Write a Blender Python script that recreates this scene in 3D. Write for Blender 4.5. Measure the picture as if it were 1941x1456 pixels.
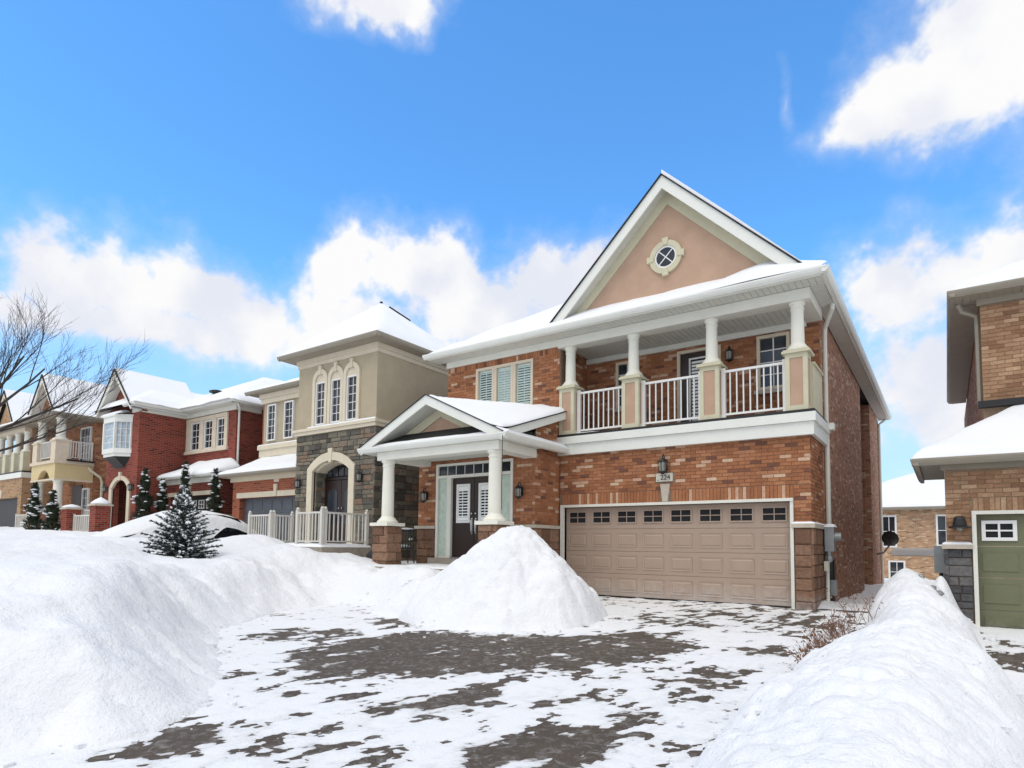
import bpy, math, random
import numpy as np
from mathutils import Matrix, Vector

for _o in list(bpy.data.objects):
    bpy.data.objects.remove(_o)
random.seed(7)
SC = bpy.context.scene
COL = SC.collection
PI = math.pi

# ------------------------------------------------------------------ camera
CAM_H = 1.17
cam = bpy.data.cameras.new('camera')
camo = bpy.data.objects.new('camera', cam)
COL.objects.link(camo)
_yaw, _pitch, _roll = 0.6116322, 0.0640010, -0.0112161
_c, _s = math.cos, math.sin
_Rz = Matrix(((_c(_yaw), -_s(_yaw), 0), (_s(_yaw), _c(_yaw), 0), (0, 0, 1)))
_Rx = Matrix(((1, 0, 0), (0, _c(_pitch), -_s(_pitch)), (0, _s(_pitch), _c(_pitch))))
_Ry = Matrix(((_c(_roll), 0, _s(_roll)), (0, 1, 0), (-_s(_roll), 0, _c(_roll))))
_R = _Rz @ _Rx @ _Ry                      # columns: right, forward, up
_M = Matrix(((_R[0][0], _R[0][2], -_R[0][1]), (_R[1][0], _R[1][2], -_R[1][1]), (_R[2][0], _R[2][2], -_R[2][1])))
camo.matrix_world = Matrix.Translation((0, 0, CAM_H)) @ _M.to_4x4()
cam.sensor_fit = 'HORIZONTAL'
cam.sensor_width = 36.0
cam.lens = 1174.2 / 1941.0 * 36.0
cam.shift_y = (958.6 - 728.0) / 1941.0
cam.clip_start = 0.05
cam.clip_end = 2000.0
SC.camera = camo

# ------------------------------------------------------------------ world sky
SUN_EL, SUN_AZ = math.radians(62), math.radians(187)     # azimuth clockwise from +y
world = bpy.data.worlds.new('World')
SC.world = world
world.use_nodes = True
world.cycles.sampling_method = 'MANUAL'
world.cycles.sample_map_resolution = 256
wn, wl = world.node_tree.nodes, world.node_tree.links
wn.clear()
def wnode(t, **kw):
    n = wn.new(t)
    for k, v in kw.items():
        setattr(n, k, v)
    return n
def wmath(op, a, b=None, c=None, clamp=False):
    n = wn.new('ShaderNodeMath'); n.operation = op; n.use_clamp = clamp
    for i, v in enumerate((a, b, c)):
        if v is None: continue
        if isinstance(v, (int, float)): n.inputs[i].default_value = v
        else: wl.new(v, n.inputs[i])
    return n.outputs[0]
def wramp(v, lo, hi):
    n = wn.new('ShaderNodeMapRange'); n.interpolation_type = 'SMOOTHSTEP'
    wl.new(v, n.inputs['Value'])
    n.inputs['From Min'].default_value = lo; n.inputs['From Max'].default_value = hi
    return n.outputs['Result']
sky = wnode('ShaderNodeTexSky', sky_type='NISHITA', sun_disc=False)
sky.sun_elevation = SUN_EL; sky.sun_rotation = SUN_AZ
sky.altitude = 200; sky.air_density = 1.0; sky.dust_density = 0.35; sky.ozone_density = 1.6
hs = wnode('ShaderNodeHueSaturation'); wl.new(sky.outputs[0], hs.inputs['Color'])
hs.inputs['Saturation'].default_value = 1.18; hs.inputs['Value'].default_value = 1.36
tc = wnode('ShaderNodeTexCoord')
sep = wnode('ShaderNodeSeparateXYZ'); wl.new(tc.outputs['Generated'], sep.inputs[0])
dx, dy, dz = sep.outputs
def wnoise(scale, detail, rough, vec, dist=0.0):
    n = wn.new('ShaderNodeTexNoise'); n.inputs['Scale'].default_value = scale
    n.inputs['Detail'].default_value = detail; n.inputs['Roughness'].default_value = rough
    n.inputs['Distortion'].default_value = dist
    wl.new(vec, n.inputs['Vector']); return n
nw = wnoise(7.0, 3.0, 0.62, tc.outputs['Generated'])
warp = wnode('ShaderNodeVectorMath', operation='SUBTRACT'); wl.new(nw.outputs['Color'], warp.inputs[0]); warp.inputs[1].default_value = (.5, .5, .5)
az = wmath('ARCTAN2', dx, dy)
el = wmath('ARCSINE', wmath('MINIMUM', wmath('MAXIMUM', dz, -0.999), 0.999))
cmb = wnode('ShaderNodeCombineXYZ'); wl.new(az, cmb.inputs[0]); wl.new(el, cmb.inputs[1])
wv = wnode('ShaderNodeVectorMath', operation='MULTIPLY'); wl.new(warp.outputs[0], wv.inputs[0]); wv.inputs[1].default_value = (.11, .10, 0)
pos = wnode('ShaderNodeVectorMath', operation='ADD'); wl.new(cmb.outputs[0], pos.inputs[0]); wl.new(wv.outputs[0], pos.inputs[1])
# cumulus masses: azimuth, elevation, half width, half height (radians)
CLOUDS = [(-0.867, 0.722, 0.085, 0.026), (0.050, 0.590, 0.093, 0.060), (-0.02, 0.560, 0.060, 0.040), (0.17, .62, .12, .09),
          (-0.190, 0.590, 0.016, 0.046), (-1.222, 0.325, 0.075, 0.048), (-1.124, 0.325, 0.105, 0.052),
          (-1.032, 0.305, 0.080, 0.045), (-0.885, 0.405, 0.045, 0.045), (-0.770, 0.400, 0.085, 0.055),
          (-0.677, 0.360, 0.110, 0.055), (-0.875, 0.320, 0.120, 0.050), (-0.537, 0.390, 0.095, 0.055),
          (-0.478, 0.420, 0.041, 0.040), (-0.053, 0.345, 0.062, 0.052), (0.050, 0.340, 0.090, 0.055),
          (0.0, 0.195, 0.085, 0.07), (-0.62, 0.29, 0.30, 0.035), (-1.15, 0.275, 0.17, 0.028),
          (-0.075, .540, .055, .032), (.02, .545, .09, .045), (0.24, .42, .12, .08)]
field = None
for (a0, e0, ra, re) in CLOUDS:
    wisp = ra < .03; ra, re, e0 = ra * 1.2, re * 1.2, e0 + .012
    m = wnode('ShaderNodeVectorMath', operation='MULTIPLY_ADD'); wl.new(pos.outputs[0], m.inputs[0])
    m.inputs[1].default_value = (1 / ra, 1 / re, 0); m.inputs[2].default_value = (-a0 / ra, -e0 / re, 0)
    ln = wnode('ShaderNodeVectorMath', operation='LENGTH'); wl.new(m.outputs[0], ln.inputs[0])
    v = wmath('SUBTRACT', 0.10 if wisp else 1.0, ln.outputs['Value'])
    field = v if field is None else wmath('SMOOTH_MAX', field, v, 0.25)
# the rest of the sky carries broken cloud of the same kind
inv = wmath('DIVIDE', 1.0, wmath('ADD', wmath('MAXIMUM', dz, 0.0), 0.12))
pl = wnode('ShaderNodeCombineXYZ'); wl.new(wmath('MULTIPLY', dx, inv), pl.inputs[0]); wl.new(wmath('MULTIPLY', dy, inv), pl.inputs[1])
nb = wnoise(1.1, 2.5, 0.55, pl.outputs[0])
gen = wmath('MULTIPLY', wmath('SUBTRACT', nb.outputs['Fac'], 0.36), 6.0)
outside = wmath('MAXIMUM', wramp(wmath('ABSOLUTE', wmath('ADD', az, 0.60)), 0.80, 1.05), wramp(el, 0.78, 0.95))
field = wmath('MAXIMUM', field, wmath('SUBTRACT', gen, wmath('MULTIPLY', wmath('SUBTRACT', 1.0, outside), 9.0)))
nf = wnoise(13.0, 4.5, 0.60, tc.outputs['Generated'])
nl = wnoise(6.0, 2.0, 0.5, tc.outputs['Generated'])
dens = wmath('ADD', field, wmath('MULTIPLY', wmath('SUBTRACT', nf.outputs['Fac'], 0.5), 2.1))
mask = wmath('MINIMUM', 1.0, wmath('ADD', wmath('MULTIPLY', wramp(dens, -0.14, 0.46), .72), wmath('MULTIPLY', wramp(dens, -0.75, 0.55), .34)))
shade = wramp(wmath('ADD', wmath('MULTIPLY', nl.outputs['Fac'], 1.2), wmath('MULTIPLY', wmath('SUBTRACT', nf.outputs['Fac'], .5), .5)), 0.45, 0.75)
cc = wnode('ShaderNodeMix', data_type='RGBA'); wl.new(shade, cc.inputs[0])
cc.inputs[6].default_value = (4.75, 4.95, 5.5, 1); cc.inputs[7].default_value = (5.9, 5.88, 5.9, 1)
tn = wnode('ShaderNodeMix', data_type='RGBA', blend_type='MULTIPLY'); tn.inputs[0].default_value = 1.0; wl.new(hs.outputs[0], tn.inputs[6]); tn.inputs[7].default_value = (0.86, 1.22, 1.36, 1)
hz = wnode('ShaderNodeMix', data_type='RGBA'); wl.new(wmath('MULTIPLY', wmath('SUBTRACT', 1.0, wramp(el, 0.06, 0.42)), .8), hz.inputs[0]); wl.new(tn.outputs[2], hz.inputs[6]); hz.inputs[7].default_value = (3.1, 4.15, 5.35, 1)
mx = wnode('ShaderNodeMix', data_type='RGBA'); wl.new(mask, mx.inputs[0]); wl.new(hz.outputs[2], mx.inputs[6]); wl.new(cc.outputs[2], mx.inputs[7])
bg = wnode('ShaderNodeBackground'); wl.new(mx.outputs[2], bg.inputs['Color']); bg.inputs['Strength'].default_value = 0.15
wo = wnode('ShaderNodeOutputWorld'); wl.new(bg.outputs[0], wo.inputs['Surface'])

# ------------------------------------------------------------------ veiled sun
sl = bpy.data.lights.new('sun', 'SUN'); sl.energy = 1.25; sl.angle = math.radians(40); sl.color = (1.0, 0.94, 0.84)
slo = bpy.data.objects.new('sun', sl); COL.objects.link(slo)
_d = Vector((math.sin(SUN_AZ) * math.cos(SUN_EL), math.cos(SUN_AZ) * math.cos(SUN_EL), math.sin(SUN_EL)))
slo.rotation_euler = _d.to_track_quat('Z', 'Y').to_euler()
slo.location = (0, -20, 40)

SC.view_settings.view_transform = 'Standard'
SC.view_settings.look = 'None'
SC.view_settings.gamma = 1.0
SC.view_settings.use_curve_mapping = False
SC.view_settings.exposure = 0.15
SC.cycles.max_bounces = 5
SC.cycles.diffuse_bounces = 3
SC.cycles.glossy_bounces = 2
SC.cycles.transparent_max_bounces = 6

# ------------------------------------------------------------------ mesh helpers
class Fr:
    """wall frame: u along the wall, w inward from its face, v up"""
    def __init__(s, axis, plane, sign=1):
        s.axis, s.plane, s.sign = axis, plane, sign
    def __call__(s, u, w, v):
        if s.axis == 'x': return (u, s.plane + s.sign * w, v)         # faces -y (sign 1)
        return (s.plane - s.sign * w, u, v)                            # faces +x (sign 1)
    def off(s, d):
        return Fr(s.axis, s.plane + (s.sign * d if s.axis == 'x' else -s.sign * d), s.sign)

class MB:
    def __init__(s):
        s.v, s.f, s.tone = [], [], []
    def quad(s, *p):
        n = len(s.v); s.v += [tuple(q) for q in p]; s.f.append(tuple(range(n, n + len(p))))
    def box(s, x0, x1, y0, y1, z0, z1, tone=None):
        n = len(s.v)
        s.v += [(x0, y0, z0), (x1, y0, z0), (x1, y1, z0), (x0, y1, z0), (x0, y0, z1), (x1, y0, z1), (x1, y1, z1), (x0, y1, z1)]
        for q in ((0, 3, 2, 1), (4, 5, 6, 7), (0, 1, 5, 4), (1, 2, 6, 5), (2, 3, 7, 6), (3, 0, 4, 7)):
            s.f.append(tuple(n + i for i in q))
        if tone is not None: s.tone += [tone] * 6
        return s
    def fbox(s, F, u0, u1, w0, w1, v0, v1, tone=None):
        a, b = F(u0, w0, v0), F(u1, w1, v1)
        return s.box(min(a[0], b[0]), max(a[0], b[0]), min(a[1], b[1]), max(a[1], b[1]), v0, v1, tone)
    def prism(s, pts, fn, t0, t1):
        """closed 2-D outline pts swept from t0 to t1; fn(a, b, t) -> xyz"""
        n, k = len(s.v), len(pts)
        s.v += [fn(a, b, t0) for a, b in pts] + [fn(a, b, t1) for a, b in pts]
        s.f.append(tuple(n + i for i in range(k))); s.f.append(tuple(n + k + i for i in reversed(range(k))))
        for i in range(k):
            j = (i + 1) % k
            s.f.append((n + i, n + k + i, n + k + j, n + j))
        return s
    def strip(s, outer, inner, fn, t0, t1):
        """a band between two matching open outlines (arches, rings)"""
        for i in range(len(outer) - 1):
            s.prism([outer[i], outer[i + 1], inner[i + 1], inner[i]], fn, t0, t1)
        return s
    def lathe(s, prof, cx, cy, n=16):
        b = len(s.v); k = len(prof)
        for i in range(n):
            a = 2 * PI * i / n
            for r, z in prof: s.v.append((cx + r * math.cos(a), cy + r * math.sin(a), z))
        for i in range(n):
            j = (i + 1) % n
            for q in range(k - 1):
                s.f.append((b + i * k + q, b + j * k + q, b + j * k + q + 1, b + i * k + q + 1))
        s.f.append(tuple(b + i * k for i in reversed(range(n)))); s.f.append(tuple(b + i * k + k - 1 for i in range(n)))
        return s
    def tube(s, pts, rad, n=6, cap=True):
        k = len(pts); pts = [Vector(p) for p in pts]
        rad = rad if isinstance(rad, (list, tuple)) else [rad] * k
        b = len(s.v); ref = None
        for i, p in enumerate(pts):
            t = (pts[min(i + 1, k - 1)] - pts[max(i - 1, 0)])
            t = t.normalized() if t.length > 1e-9 else Vector((0, 0, 1))
            if ref is None:
                ref = t.orthogonal().normalized()
            ref = (ref - t * ref.dot(t))
            ref = ref.normalized() if ref.length > 1e-6 else t.orthogonal().normalized()
            o = t.cross(ref)
            for q in range(n):
                a = 2 * PI * q / n
                s.v.append(tuple(p + (ref * math.cos(a) + o * math.sin(a)) * rad[i]))
        for i in range(k - 1):
            for q in range(n):
                r = (q + 1) % n
                s.f.append((b + i * n + q, b + i * n + r, b + (i + 1) * n + r, b + (i + 1) * n + q))
        if cap:
            s.f.append(tuple(b + q for q in reversed(range(n)))); s.f.append(tuple(b + (k - 1) * n + q for q in range(n)))
        return s
    def blob(s, c, r, n=6, m=4, jit=0.0):
        """small low-poly ellipsoid"""
        b = len(s.v); rx, ry, rz = r
        s.v.append((c[0], c[1], c[2] + rz))
        for i in range(1, m):
            t = PI * i / m
            for q in range(n):
                a = 2 * PI * q / n; k = 1 + random.uniform(-jit, jit)
                s.v.append((c[0] + rx * k * math.sin(t) * math.cos(a), c[1] + ry * k * math.sin(t) * math.sin(a), c[2] + rz * math.cos(t)))
        s.v.append((c[0], c[1], c[2] - rz)); e = len(s.v) - 1
        for q in range(n):
            r_ = (q + 1) % n
            s.f.append((b, b + 1 + q, b + 1 + r_))
            for i in range(m - 2):
                s.f.append((b + 1 + i * n + q, b + 1 + (i + 1) * n + q, b + 1 + (i + 1) * n + r_, b + 1 + i * n + r_))
            s.f.append((e, b + 1 + (m - 2) * n + r_, b + 1 + (m - 2) * n + q))
        return s
    def mesh(s, name, mat, smooth=False):
        me = bpy.data.meshes.new(name); me.from_pydata(s.v, [], s.f)
        if mat is not None: me.materials.append(mat)
        if s.tone and len(s.tone) == len(s.f):
            at = me.attributes.new('tone', 'FLOAT', 'FACE'); at.data.foreach_set('value', s.tone)
        if smooth: me.polygons.foreach_set('use_smooth', [True] * len(s.f))
        me.update(); return me
    def build(s, name, mat, parent=None, smooth=False, kind=None, label=None, local=False):
        return link(name, s.mesh(name, mat, smooth), parent, kind, label, local)

def link(name, me, parent=None, kind=None, label=None, local=False):
    o = bpy.data.objects.new(name, me); COL.objects.link(o)
    if parent is not None:
        o.parent = parent
        if not local and parent.type == 'EMPTY':
            o.matrix_parent_inverse = Matrix.Translation(-Vector(parent.location))
    if kind: o['kind'] = kind
    if label: o['label'] = label
    return o
def thing(name, label, cat, loc=(0, 0, 0), group=None):
    o = bpy.data.objects.new(name, None); COL.objects.link(o); o.location = loc
    o.empty_display_size = 0.2
    o['label'] = label; o['category'] = cat
    if group: o['group'] = group
    return o
def tag(o, label, cat, group=None, kind=None):
    o['label'] = label; o['category'] = cat
    if group: o['group'] = group
    if kind: o['kind'] = kind
    return o
def fx(y):                      # (a, b, t) -> outline in x-z, swept along y
    return lambda a, b, t: (a, t, b)
XZ = lambda a, b, t: (a, t, b)
YZ = lambda a, b, t: (t, a, b)
XY = lambda a, b, t: (a, b, t)

# value noise in numpy
def _hash(ix, iy, seed):
    h = (ix.astype(np.int64) * 374761393 + iy.astype(np.int64) * 668265263 + seed * 1442695041) & 0x7fffffff
    h = ((h ^ (h >> 13)) * 1274126177) & 0x7fffffff
    return ((h ^ (h >> 16)) & 0xffff) / 65535.0
def vnoise(x, y, seed=0):
    ix, iy = np.floor(x), np.floor(y); fx_, fy_ = x - ix, y - iy
    fx_ = fx_ * fx_ * (3 - 2 * fx_); fy_ = fy_ * fy_ * (3 - 2 * fy_)
    a, b = _hash(ix, iy, seed), _hash(ix + 1, iy, seed); c, d = _hash(ix, iy + 1, seed), _hash(ix + 1, iy + 1, seed)
    return (a * (1 - fx_) + b * fx_) * (1 - fy_) + (c * (1 - fx_) + d * fx_) * fy_
def fbm(x, y, sc, oct=4, seed=0, gain=.5):
    x, y = np.asarray(x, float), np.asarray(y, float)
    t, a, n = 0.0, 1.0, 0.0
    for i in range(oct):
        t = t + a * (vnoise(x * sc + 3.7 * i, y * sc - 1.9 * i, seed + i) - .5); n += a; a *= gain; sc *= 2.03
        x, y = x * .7986 - y * .6018, x * .6018 + y * .7986
    return t / n * 2
def worley(x, y, sc, seed=0):
    x, y = np.asarray(x, float) * sc, np.asarray(y, float) * sc
    ix, iy = np.floor(x), np.floor(y); d = np.full(x.shape, 9.0)
    for a in (-1, 0, 1):
        for b in (-1, 0, 1):
            px = ix + a + _hash(ix + a, iy + b, seed); py = iy + b + _hash(ix + a, iy + b, seed + 5)
            d = np.minimum(d, np.hypot(px - x, py - y))
    return d
def clods(x, y, sc, seed=0):
    """rounded lumps of shovelled snow, 0..1"""
    wx, wy = x + .12 * fbm(x, y, 3, 2, seed + 3), y + .12 * fbm(x, y, 3, 2, seed + 4)
    return np.sqrt(np.clip(1 - (worley(wx, wy, sc, seed) / .8) ** 2, 0, 1))
def sstep(t):
    t = np.clip(t, 0, 1); return t * t * (3 - 2 * t)
def grid_mesh(name, xs, ys, Z, mat, keep=None, smooth=True):
    nx, ny = len(xs), len(ys)
    X, Y = np.meshgrid(xs, ys, indexing='ij')
    V = np.stack([X, Y, Z], -1).reshape(-1, 3)
    i = np.arange(nx - 1)[:, None] * ny + np.arange(ny - 1)[None, :]
    F = np.stack([i, i + ny, i + ny + 1, i + 1], -1).reshape(-1, 4)
    if keep is not None:
        k = keep.reshape(-1); F = F[k[F].any(axis=1)]
        used = np.zeros(len(V), bool); used[F.reshape(-1)] = True
        mp = np.cumsum(used) - 1; V = V[used]; F = mp[F]
    me = bpy.data.meshes.new(name)
    me.vertices.add(len(V)); me.vertices.foreach_set('co', V.reshape(-1))
    me.loops.add(F.size); me.loops.foreach_set('vertex_index', F.reshape(-1).astype(np.int32))
    me.polygons.add(len(F)); me.polygons.foreach_set('loop_start', np.arange(0, F.size, 4, dtype=np.int32))
    me.polygons.foreach_set('loop_total', np.full(len(F), 4, dtype=np.int32))
    if smooth: me.polygons.foreach_set('use_smooth', np.ones(len(F), bool))
    me.update(calc_edges=True); me.validate()
    if mat is not None: me.materials.append(mat)
    return me
def snow_slab(name, x0, x1, y0, y1, nx, ny, base, thick, mat, parent, seed=1, rnd=0.12, lump=0.03, label=None):
    """a rounded blanket of snow over the surface base(x, y)"""
    def sp(a, b, n):
        L = b - a; k = min(rnd, L * .3)
        e = np.array([0, .06, .2, .45, 1.0]) * k
        return np.concatenate([a + e[:-1], np.linspace(a + k, b - k, n), b - e[:-1][::-1]])
    xs, ys = sp(x0, x1, nx), sp(y0, y1, ny)
    X, Y = np.meshgrid(xs, ys, indexing='ij')
    e = np.minimum(np.minimum(X - x0, x1 - X), np.minimum(Y - y0, y1 - Y)) / rnd
    e = e - .18 * np.clip(.4 + fbm(X, Y, 3.7, 3, seed + 60), 0, 1)
    q = np.sqrt(np.clip(1 - (1 - np.clip(e, 0, 1)) ** 2, 0, 1))
    Z = base(X, Y) + thick * q + lump * q * fbm(X, Y, 1.3, 4, seed) - 0.005
    return link(name, grid_mesh(name, xs, ys, Z, mat), parent, label=label)

# ------------------------------------------------------------------ materials
def nt(name):
    m = bpy.data.materials.new(name); m.use_nodes = True
    n, l = m.node_tree.nodes, m.node_tree.links
    return m, n, l, n['Principled BSDF']
def _noise(n, l, scale, detail=4, rough=.55, vec=None, dist=0.0):
    t = n.new('ShaderNodeTexNoise'); t.inputs['Scale'].default_value = scale; t.inputs['Detail'].default_value = detail
    t.inputs['Roughness'].default_value = rough; t.inputs['Distortion'].default_value = dist
    if vec is not None: l.new(vec, t.inputs['Vector'])
    return t
def _geo(n):
    return n.new('ShaderNodeNewGeometry').outputs['Position']
def _mix(n, l, fac, a, b, mode='MIX'):
    m = n.new('ShaderNodeMix'); m.data_type = 'RGBA'; m.blend_type = mode
    for i, v in ((0, fac), (6, a), (7, b)):
        if isinstance(v, (int, float)): m.inputs[i].default_value = v
        elif isinstance(v, tuple): m.inputs[i].default_value = (*v[:3], 1)
        else: l.new(v, m.inputs[i])
    return m.outputs[2]
def _ramp(n, l, v, stops, interp='LINEAR'):
    r = n.new('ShaderNodeValToRGB'); r.color_ramp.interpolation = interp
    e = r.color_ramp.elements
    while len(e) < len(stops): e.new(.5)
    for i, (p, c) in enumerate(stops):
        e[i].position = p; e[i].color = (*c, 1) if len(c) == 3 else c
    l.new(v, r.inputs[0]); return r.outputs[0]
def _bump(n, l, b, h, strength, dist=0.01):
    k = n.new('ShaderNodeBump'); k.inputs['Strength'].default_value = strength; k.inputs['Distance'].default_value = dist
    l.new(h, k.inputs['Height']); l.new(k.outputs[0], b.inputs['Normal'])
def pm(name, col, rough=.6, var=.12, vs=3.0, bs=None, bst=.3, bd=.004, metal=0.0, grime=0.0, spec=None):
    m, n, l, b = nt(name); g = _geo(n)
    t = _noise(n, l, vs, 3, .6, g)
    a = tuple(max(0, c * (1 - var)) for c in col); d = tuple(min(1, c * (1 + var)) for c in col)
    c = _ramp(n, l, t.outputs['Fac'], [(.3, a), (.7, d)])
    if grime:
        t3 = _noise(n, l, vs * 4.3, 3, .7, g)
        c = _mix(n, l, _ramp(n, l, t3.outputs['Fac'], [(.5, (0, 0, 0)), (.75, (grime,) * 3)]), c, tuple(x * .45 for x in col))
    l.new(c, b.inputs['Base Color'])
    b.inputs['Roughness'].default_value = rough; b.inputs['Metallic'].default_value = metal
    if spec is not None: b.inputs['Specular IOR Level'].default_value = spec
    if bs:
        t2 = _noise(n, l, bs, 2, .65, g); _bump(n, l, b, t2.outputs['Fac'], bst, bd)
    return m
def brick_tone_mat(name, stops):
    """colour by the tone attribute of the piece, with grain"""
    m, n, l, b = nt(name); g = _geo(n)
    at = n.new('ShaderNodeAttribute'); at.attribute_name = 'tone'
    c = _ramp(n, l, at.outputs['Fac'], stops)
    t = _noise(n, l, 26, 3, .7, g); t2 = _noise(n, l, 2.2, 2, .6, g)
    c = _mix(n, l, .55, c, _ramp(n, l, t.outputs['Fac'], [(.3, (.35, .35, .35)), (.7, (.68, .68, .68))]), 'OVERLAY')
    c = _mix(n, l, .35, c, _ramp(n, l, t2.outputs['Fac'], [(.3, (.36, .36, .36)), (.7, (.62, .62, .62))]), 'OVERLAY')
    l.new(c, b.inputs['Base Color']); b.inputs['Roughness'].default_value = .9
    b.inputs['Specular IOR Level'].default_value = .25
    t3 = _noise(n, l, 70, 2, .7, g); _bump(n, l, b, t3.outputs['Fac'], .6, .006)
    return m
def random_tone_mat(name, stops, bs=40, bst=.7, bd=.012):
    """colour by a random number per object"""
    m, n, l, b = nt(name); g = _geo(n)
    oi = n.new('ShaderNodeObjectInfo')
    c = _ramp(n, l, oi.outputs['Random'], stops)
    t = _noise(n, l, 14, 4, .72, g)
    c = _mix(n, l, .75, c, _ramp(n, l, t.outputs['Fac'], [(.28, (.27, .27, .27)), (.72, (.74, .74, .74))]), 'OVERLAY')
    l.new(c, b.inputs['Base Color']); b.inputs['Roughness'].default_value = .92
    b.inputs['Specular IOR Level'].default_value = .25
    t3 = _noise(n, l, bs, 3, .7, g); _bump(n, l, b, t3.outputs['Fac'], bst, bd)
    return m
def brick_wall_mat(name, c1, c2, mortar, light=None, pl=.1, bw=.225, bh=.075, ms=.010, off=0.0):
    """running-bond brickwork for walls too far or too oblique to build brick by brick"""
    m, n, l, b = nt(name)
    sp = n.new('ShaderNodeSeparateXYZ'); l.new(_geo(n), sp.inputs[0])
    ad = n.new('ShaderNodeMath'); ad.operation = 'ADD'; l.new(sp.outputs[0], ad.inputs[0]); l.new(sp.outputs[1], ad.inputs[1])
    cb = n.new('ShaderNodeCombineXYZ'); l.new(ad.outputs[0], cb.inputs[0]); l.new(sp.outputs[2], cb.inputs[1])
    br = n.new('ShaderNodeTexBrick'); l.new(cb.outputs[0], br.inputs['Vector'])
    br.inputs['Color1'].default_value = (0, 0, 0, 1); br.inputs['Color2'].default_value = (1, 1, 1, 1); br.inputs['Mortar'].default_value = (.5, .5, .5, 1)
    br.inputs['Scale'].default_value = 1; br.inputs['Mortar Size'].default_value = ms; br.inputs['Mortar Smooth'].default_value = .1
    br.inputs['Bias'].default_value = 0; br.inputs['Brick Width'].default_value = bw; br.inputs['Row Height'].default_value = bh
    st = [(.0, tuple(x * .55 for x in c1)), (.16, c1), (.6, c2), (.62 + (1 - pl) * .25, c2)]
    if light: st += [(1 - pl, c2), (min(1, 1 - pl + .02), light)]
    c = _ramp(n, l, br.outputs['Color'], st)
    t = _noise(n, l, 1.1, 5, .6, _geo(n))
    c = _mix(n, l, .5, c, _ramp(n, l, t.outputs['Fac'], [(.3, (.36, .36, .36)), (.7, (.64, .64, .64))]), 'OVERLAY')
    c = _mix(n, l, br.outputs['Fac'], c, mortar)
    l.new(c, b.inputs['Base Color']); b.inputs['Roughness'].default_value = .9; b.inputs['Specular IOR Level'].default_value = .25
    iv = n.new('ShaderNodeMath'); iv.operation = 'SUBTRACT'; iv.inputs[0].default_value = 1; l.new(br.outputs['Fac'], iv.inputs[1])
    _bump(n, l, b, iv.outputs[0], .6, .008)
    return m
def glass_mat(name, tint=(.03, .036, .045), rough=.04):
    m, n, l, b = nt(name); g = _geo(n)
    t = _noise(n, l, .9, 3, .5, g)
    l.new(_ramp(n, l, t.outputs['Fac'], [(.35, tuple(x * .5 for x in tint)), (.7, tuple(x * 1.6 for x in tint))]), b.inputs['Base Color'])
    b.inputs['Roughness'].default_value = rough; b.inputs['Specular IOR Level'].default_value = .45
    t2 = _noise(n, l, 1.7, 2, .5, g); _bump(n, l, b, t2.outputs['Fac'], .05, .02)
    return m
def clear_glass(name):
    m, n, l, b = nt(name); out = n['Material Output']
    tr = n.new('ShaderNodeBsdfTransparent'); tr.inputs[0].default_value = (.95, .985, .97, 1)
    gl = n.new('ShaderNodeBsdfGlossy'); gl.inputs['Roughness'].default_value = .03; gl.inputs['Color'].default_value = (1, 1, 1, 1)
    fr = n.new('ShaderNodeFresnel'); fr.inputs['IOR'].default_value = 1.22
    mx_ = n.new('ShaderNodeMixShader'); l.new(fr.outputs[0], mx_.inputs[0]); l.new(tr.outputs[0], mx_.inputs[1]); l.new(gl.outputs[0], mx_.inputs[2])
    l.new(mx_.outputs[0], out.inputs['Surface']); return m
def snow_mat(name, col=(.83, .845, .865), coarse=8.0, fine=45.0, st=.8, dist=.045):
    m, n, l, b = nt(name); g = _geo(n)
    a = _noise(n, l, coarse, 4, .62, g, 0); f = _noise(n, l, fine, 2, .7, g)
    s = n.new('ShaderNodeMath'); s.operation = 'MULTIPLY_ADD'; l.new(f.outputs['Fac'], s.inputs[0]); s.inputs[1].default_value = .22; l.new(a.outputs['Fac'], s.inputs[2])
    t = _noise(n, l, 1.3, 3, .6, g)
    l.new(_ramp(n, l, t.outputs['Fac'], [(.32, tuple(x * .965 for x in col)), (.68, col)]), b.inputs['Base Color'])
    b.inputs['Roughness'].default_value = .75; b.inputs['Specular IOR Level'].default_value = .2
    _bump(n, l, b, s.outputs[0], st, dist); return m
def patch_mat(name):
    # trodden snow: grey slush where it thins out, white where it lies deeper
    m, n, l, b = nt(name); g = _geo(n)
    at = n.new('ShaderNodeAttribute'); at.attribute_name = 'thick'
    t = _noise(n, l, 30, 3, .7, g); s = n.new('ShaderNodeMath'); s.operation = 'MULTIPLY_ADD'; l.new(t.outputs['Fac'], s.inputs[0]); s.inputs[1].default_value = .35; l.new(at.outputs['Fac'], s.inputs[2])
    l.new(_ramp(n, l, s.outputs[0], [(.14, (.17, .155, .135)), (.26, (.42, .41, .40)), (.46, (.74, .75, .76)), (.8, (.83, .845, .865))]), b.inputs['Base Color'])
    b.inputs['Roughness'].default_value = .7; f = _noise(n, l, 40, 3, .7, g); _bump(n, l, b, f.outputs['Fac'], .6, .02); return m
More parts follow.
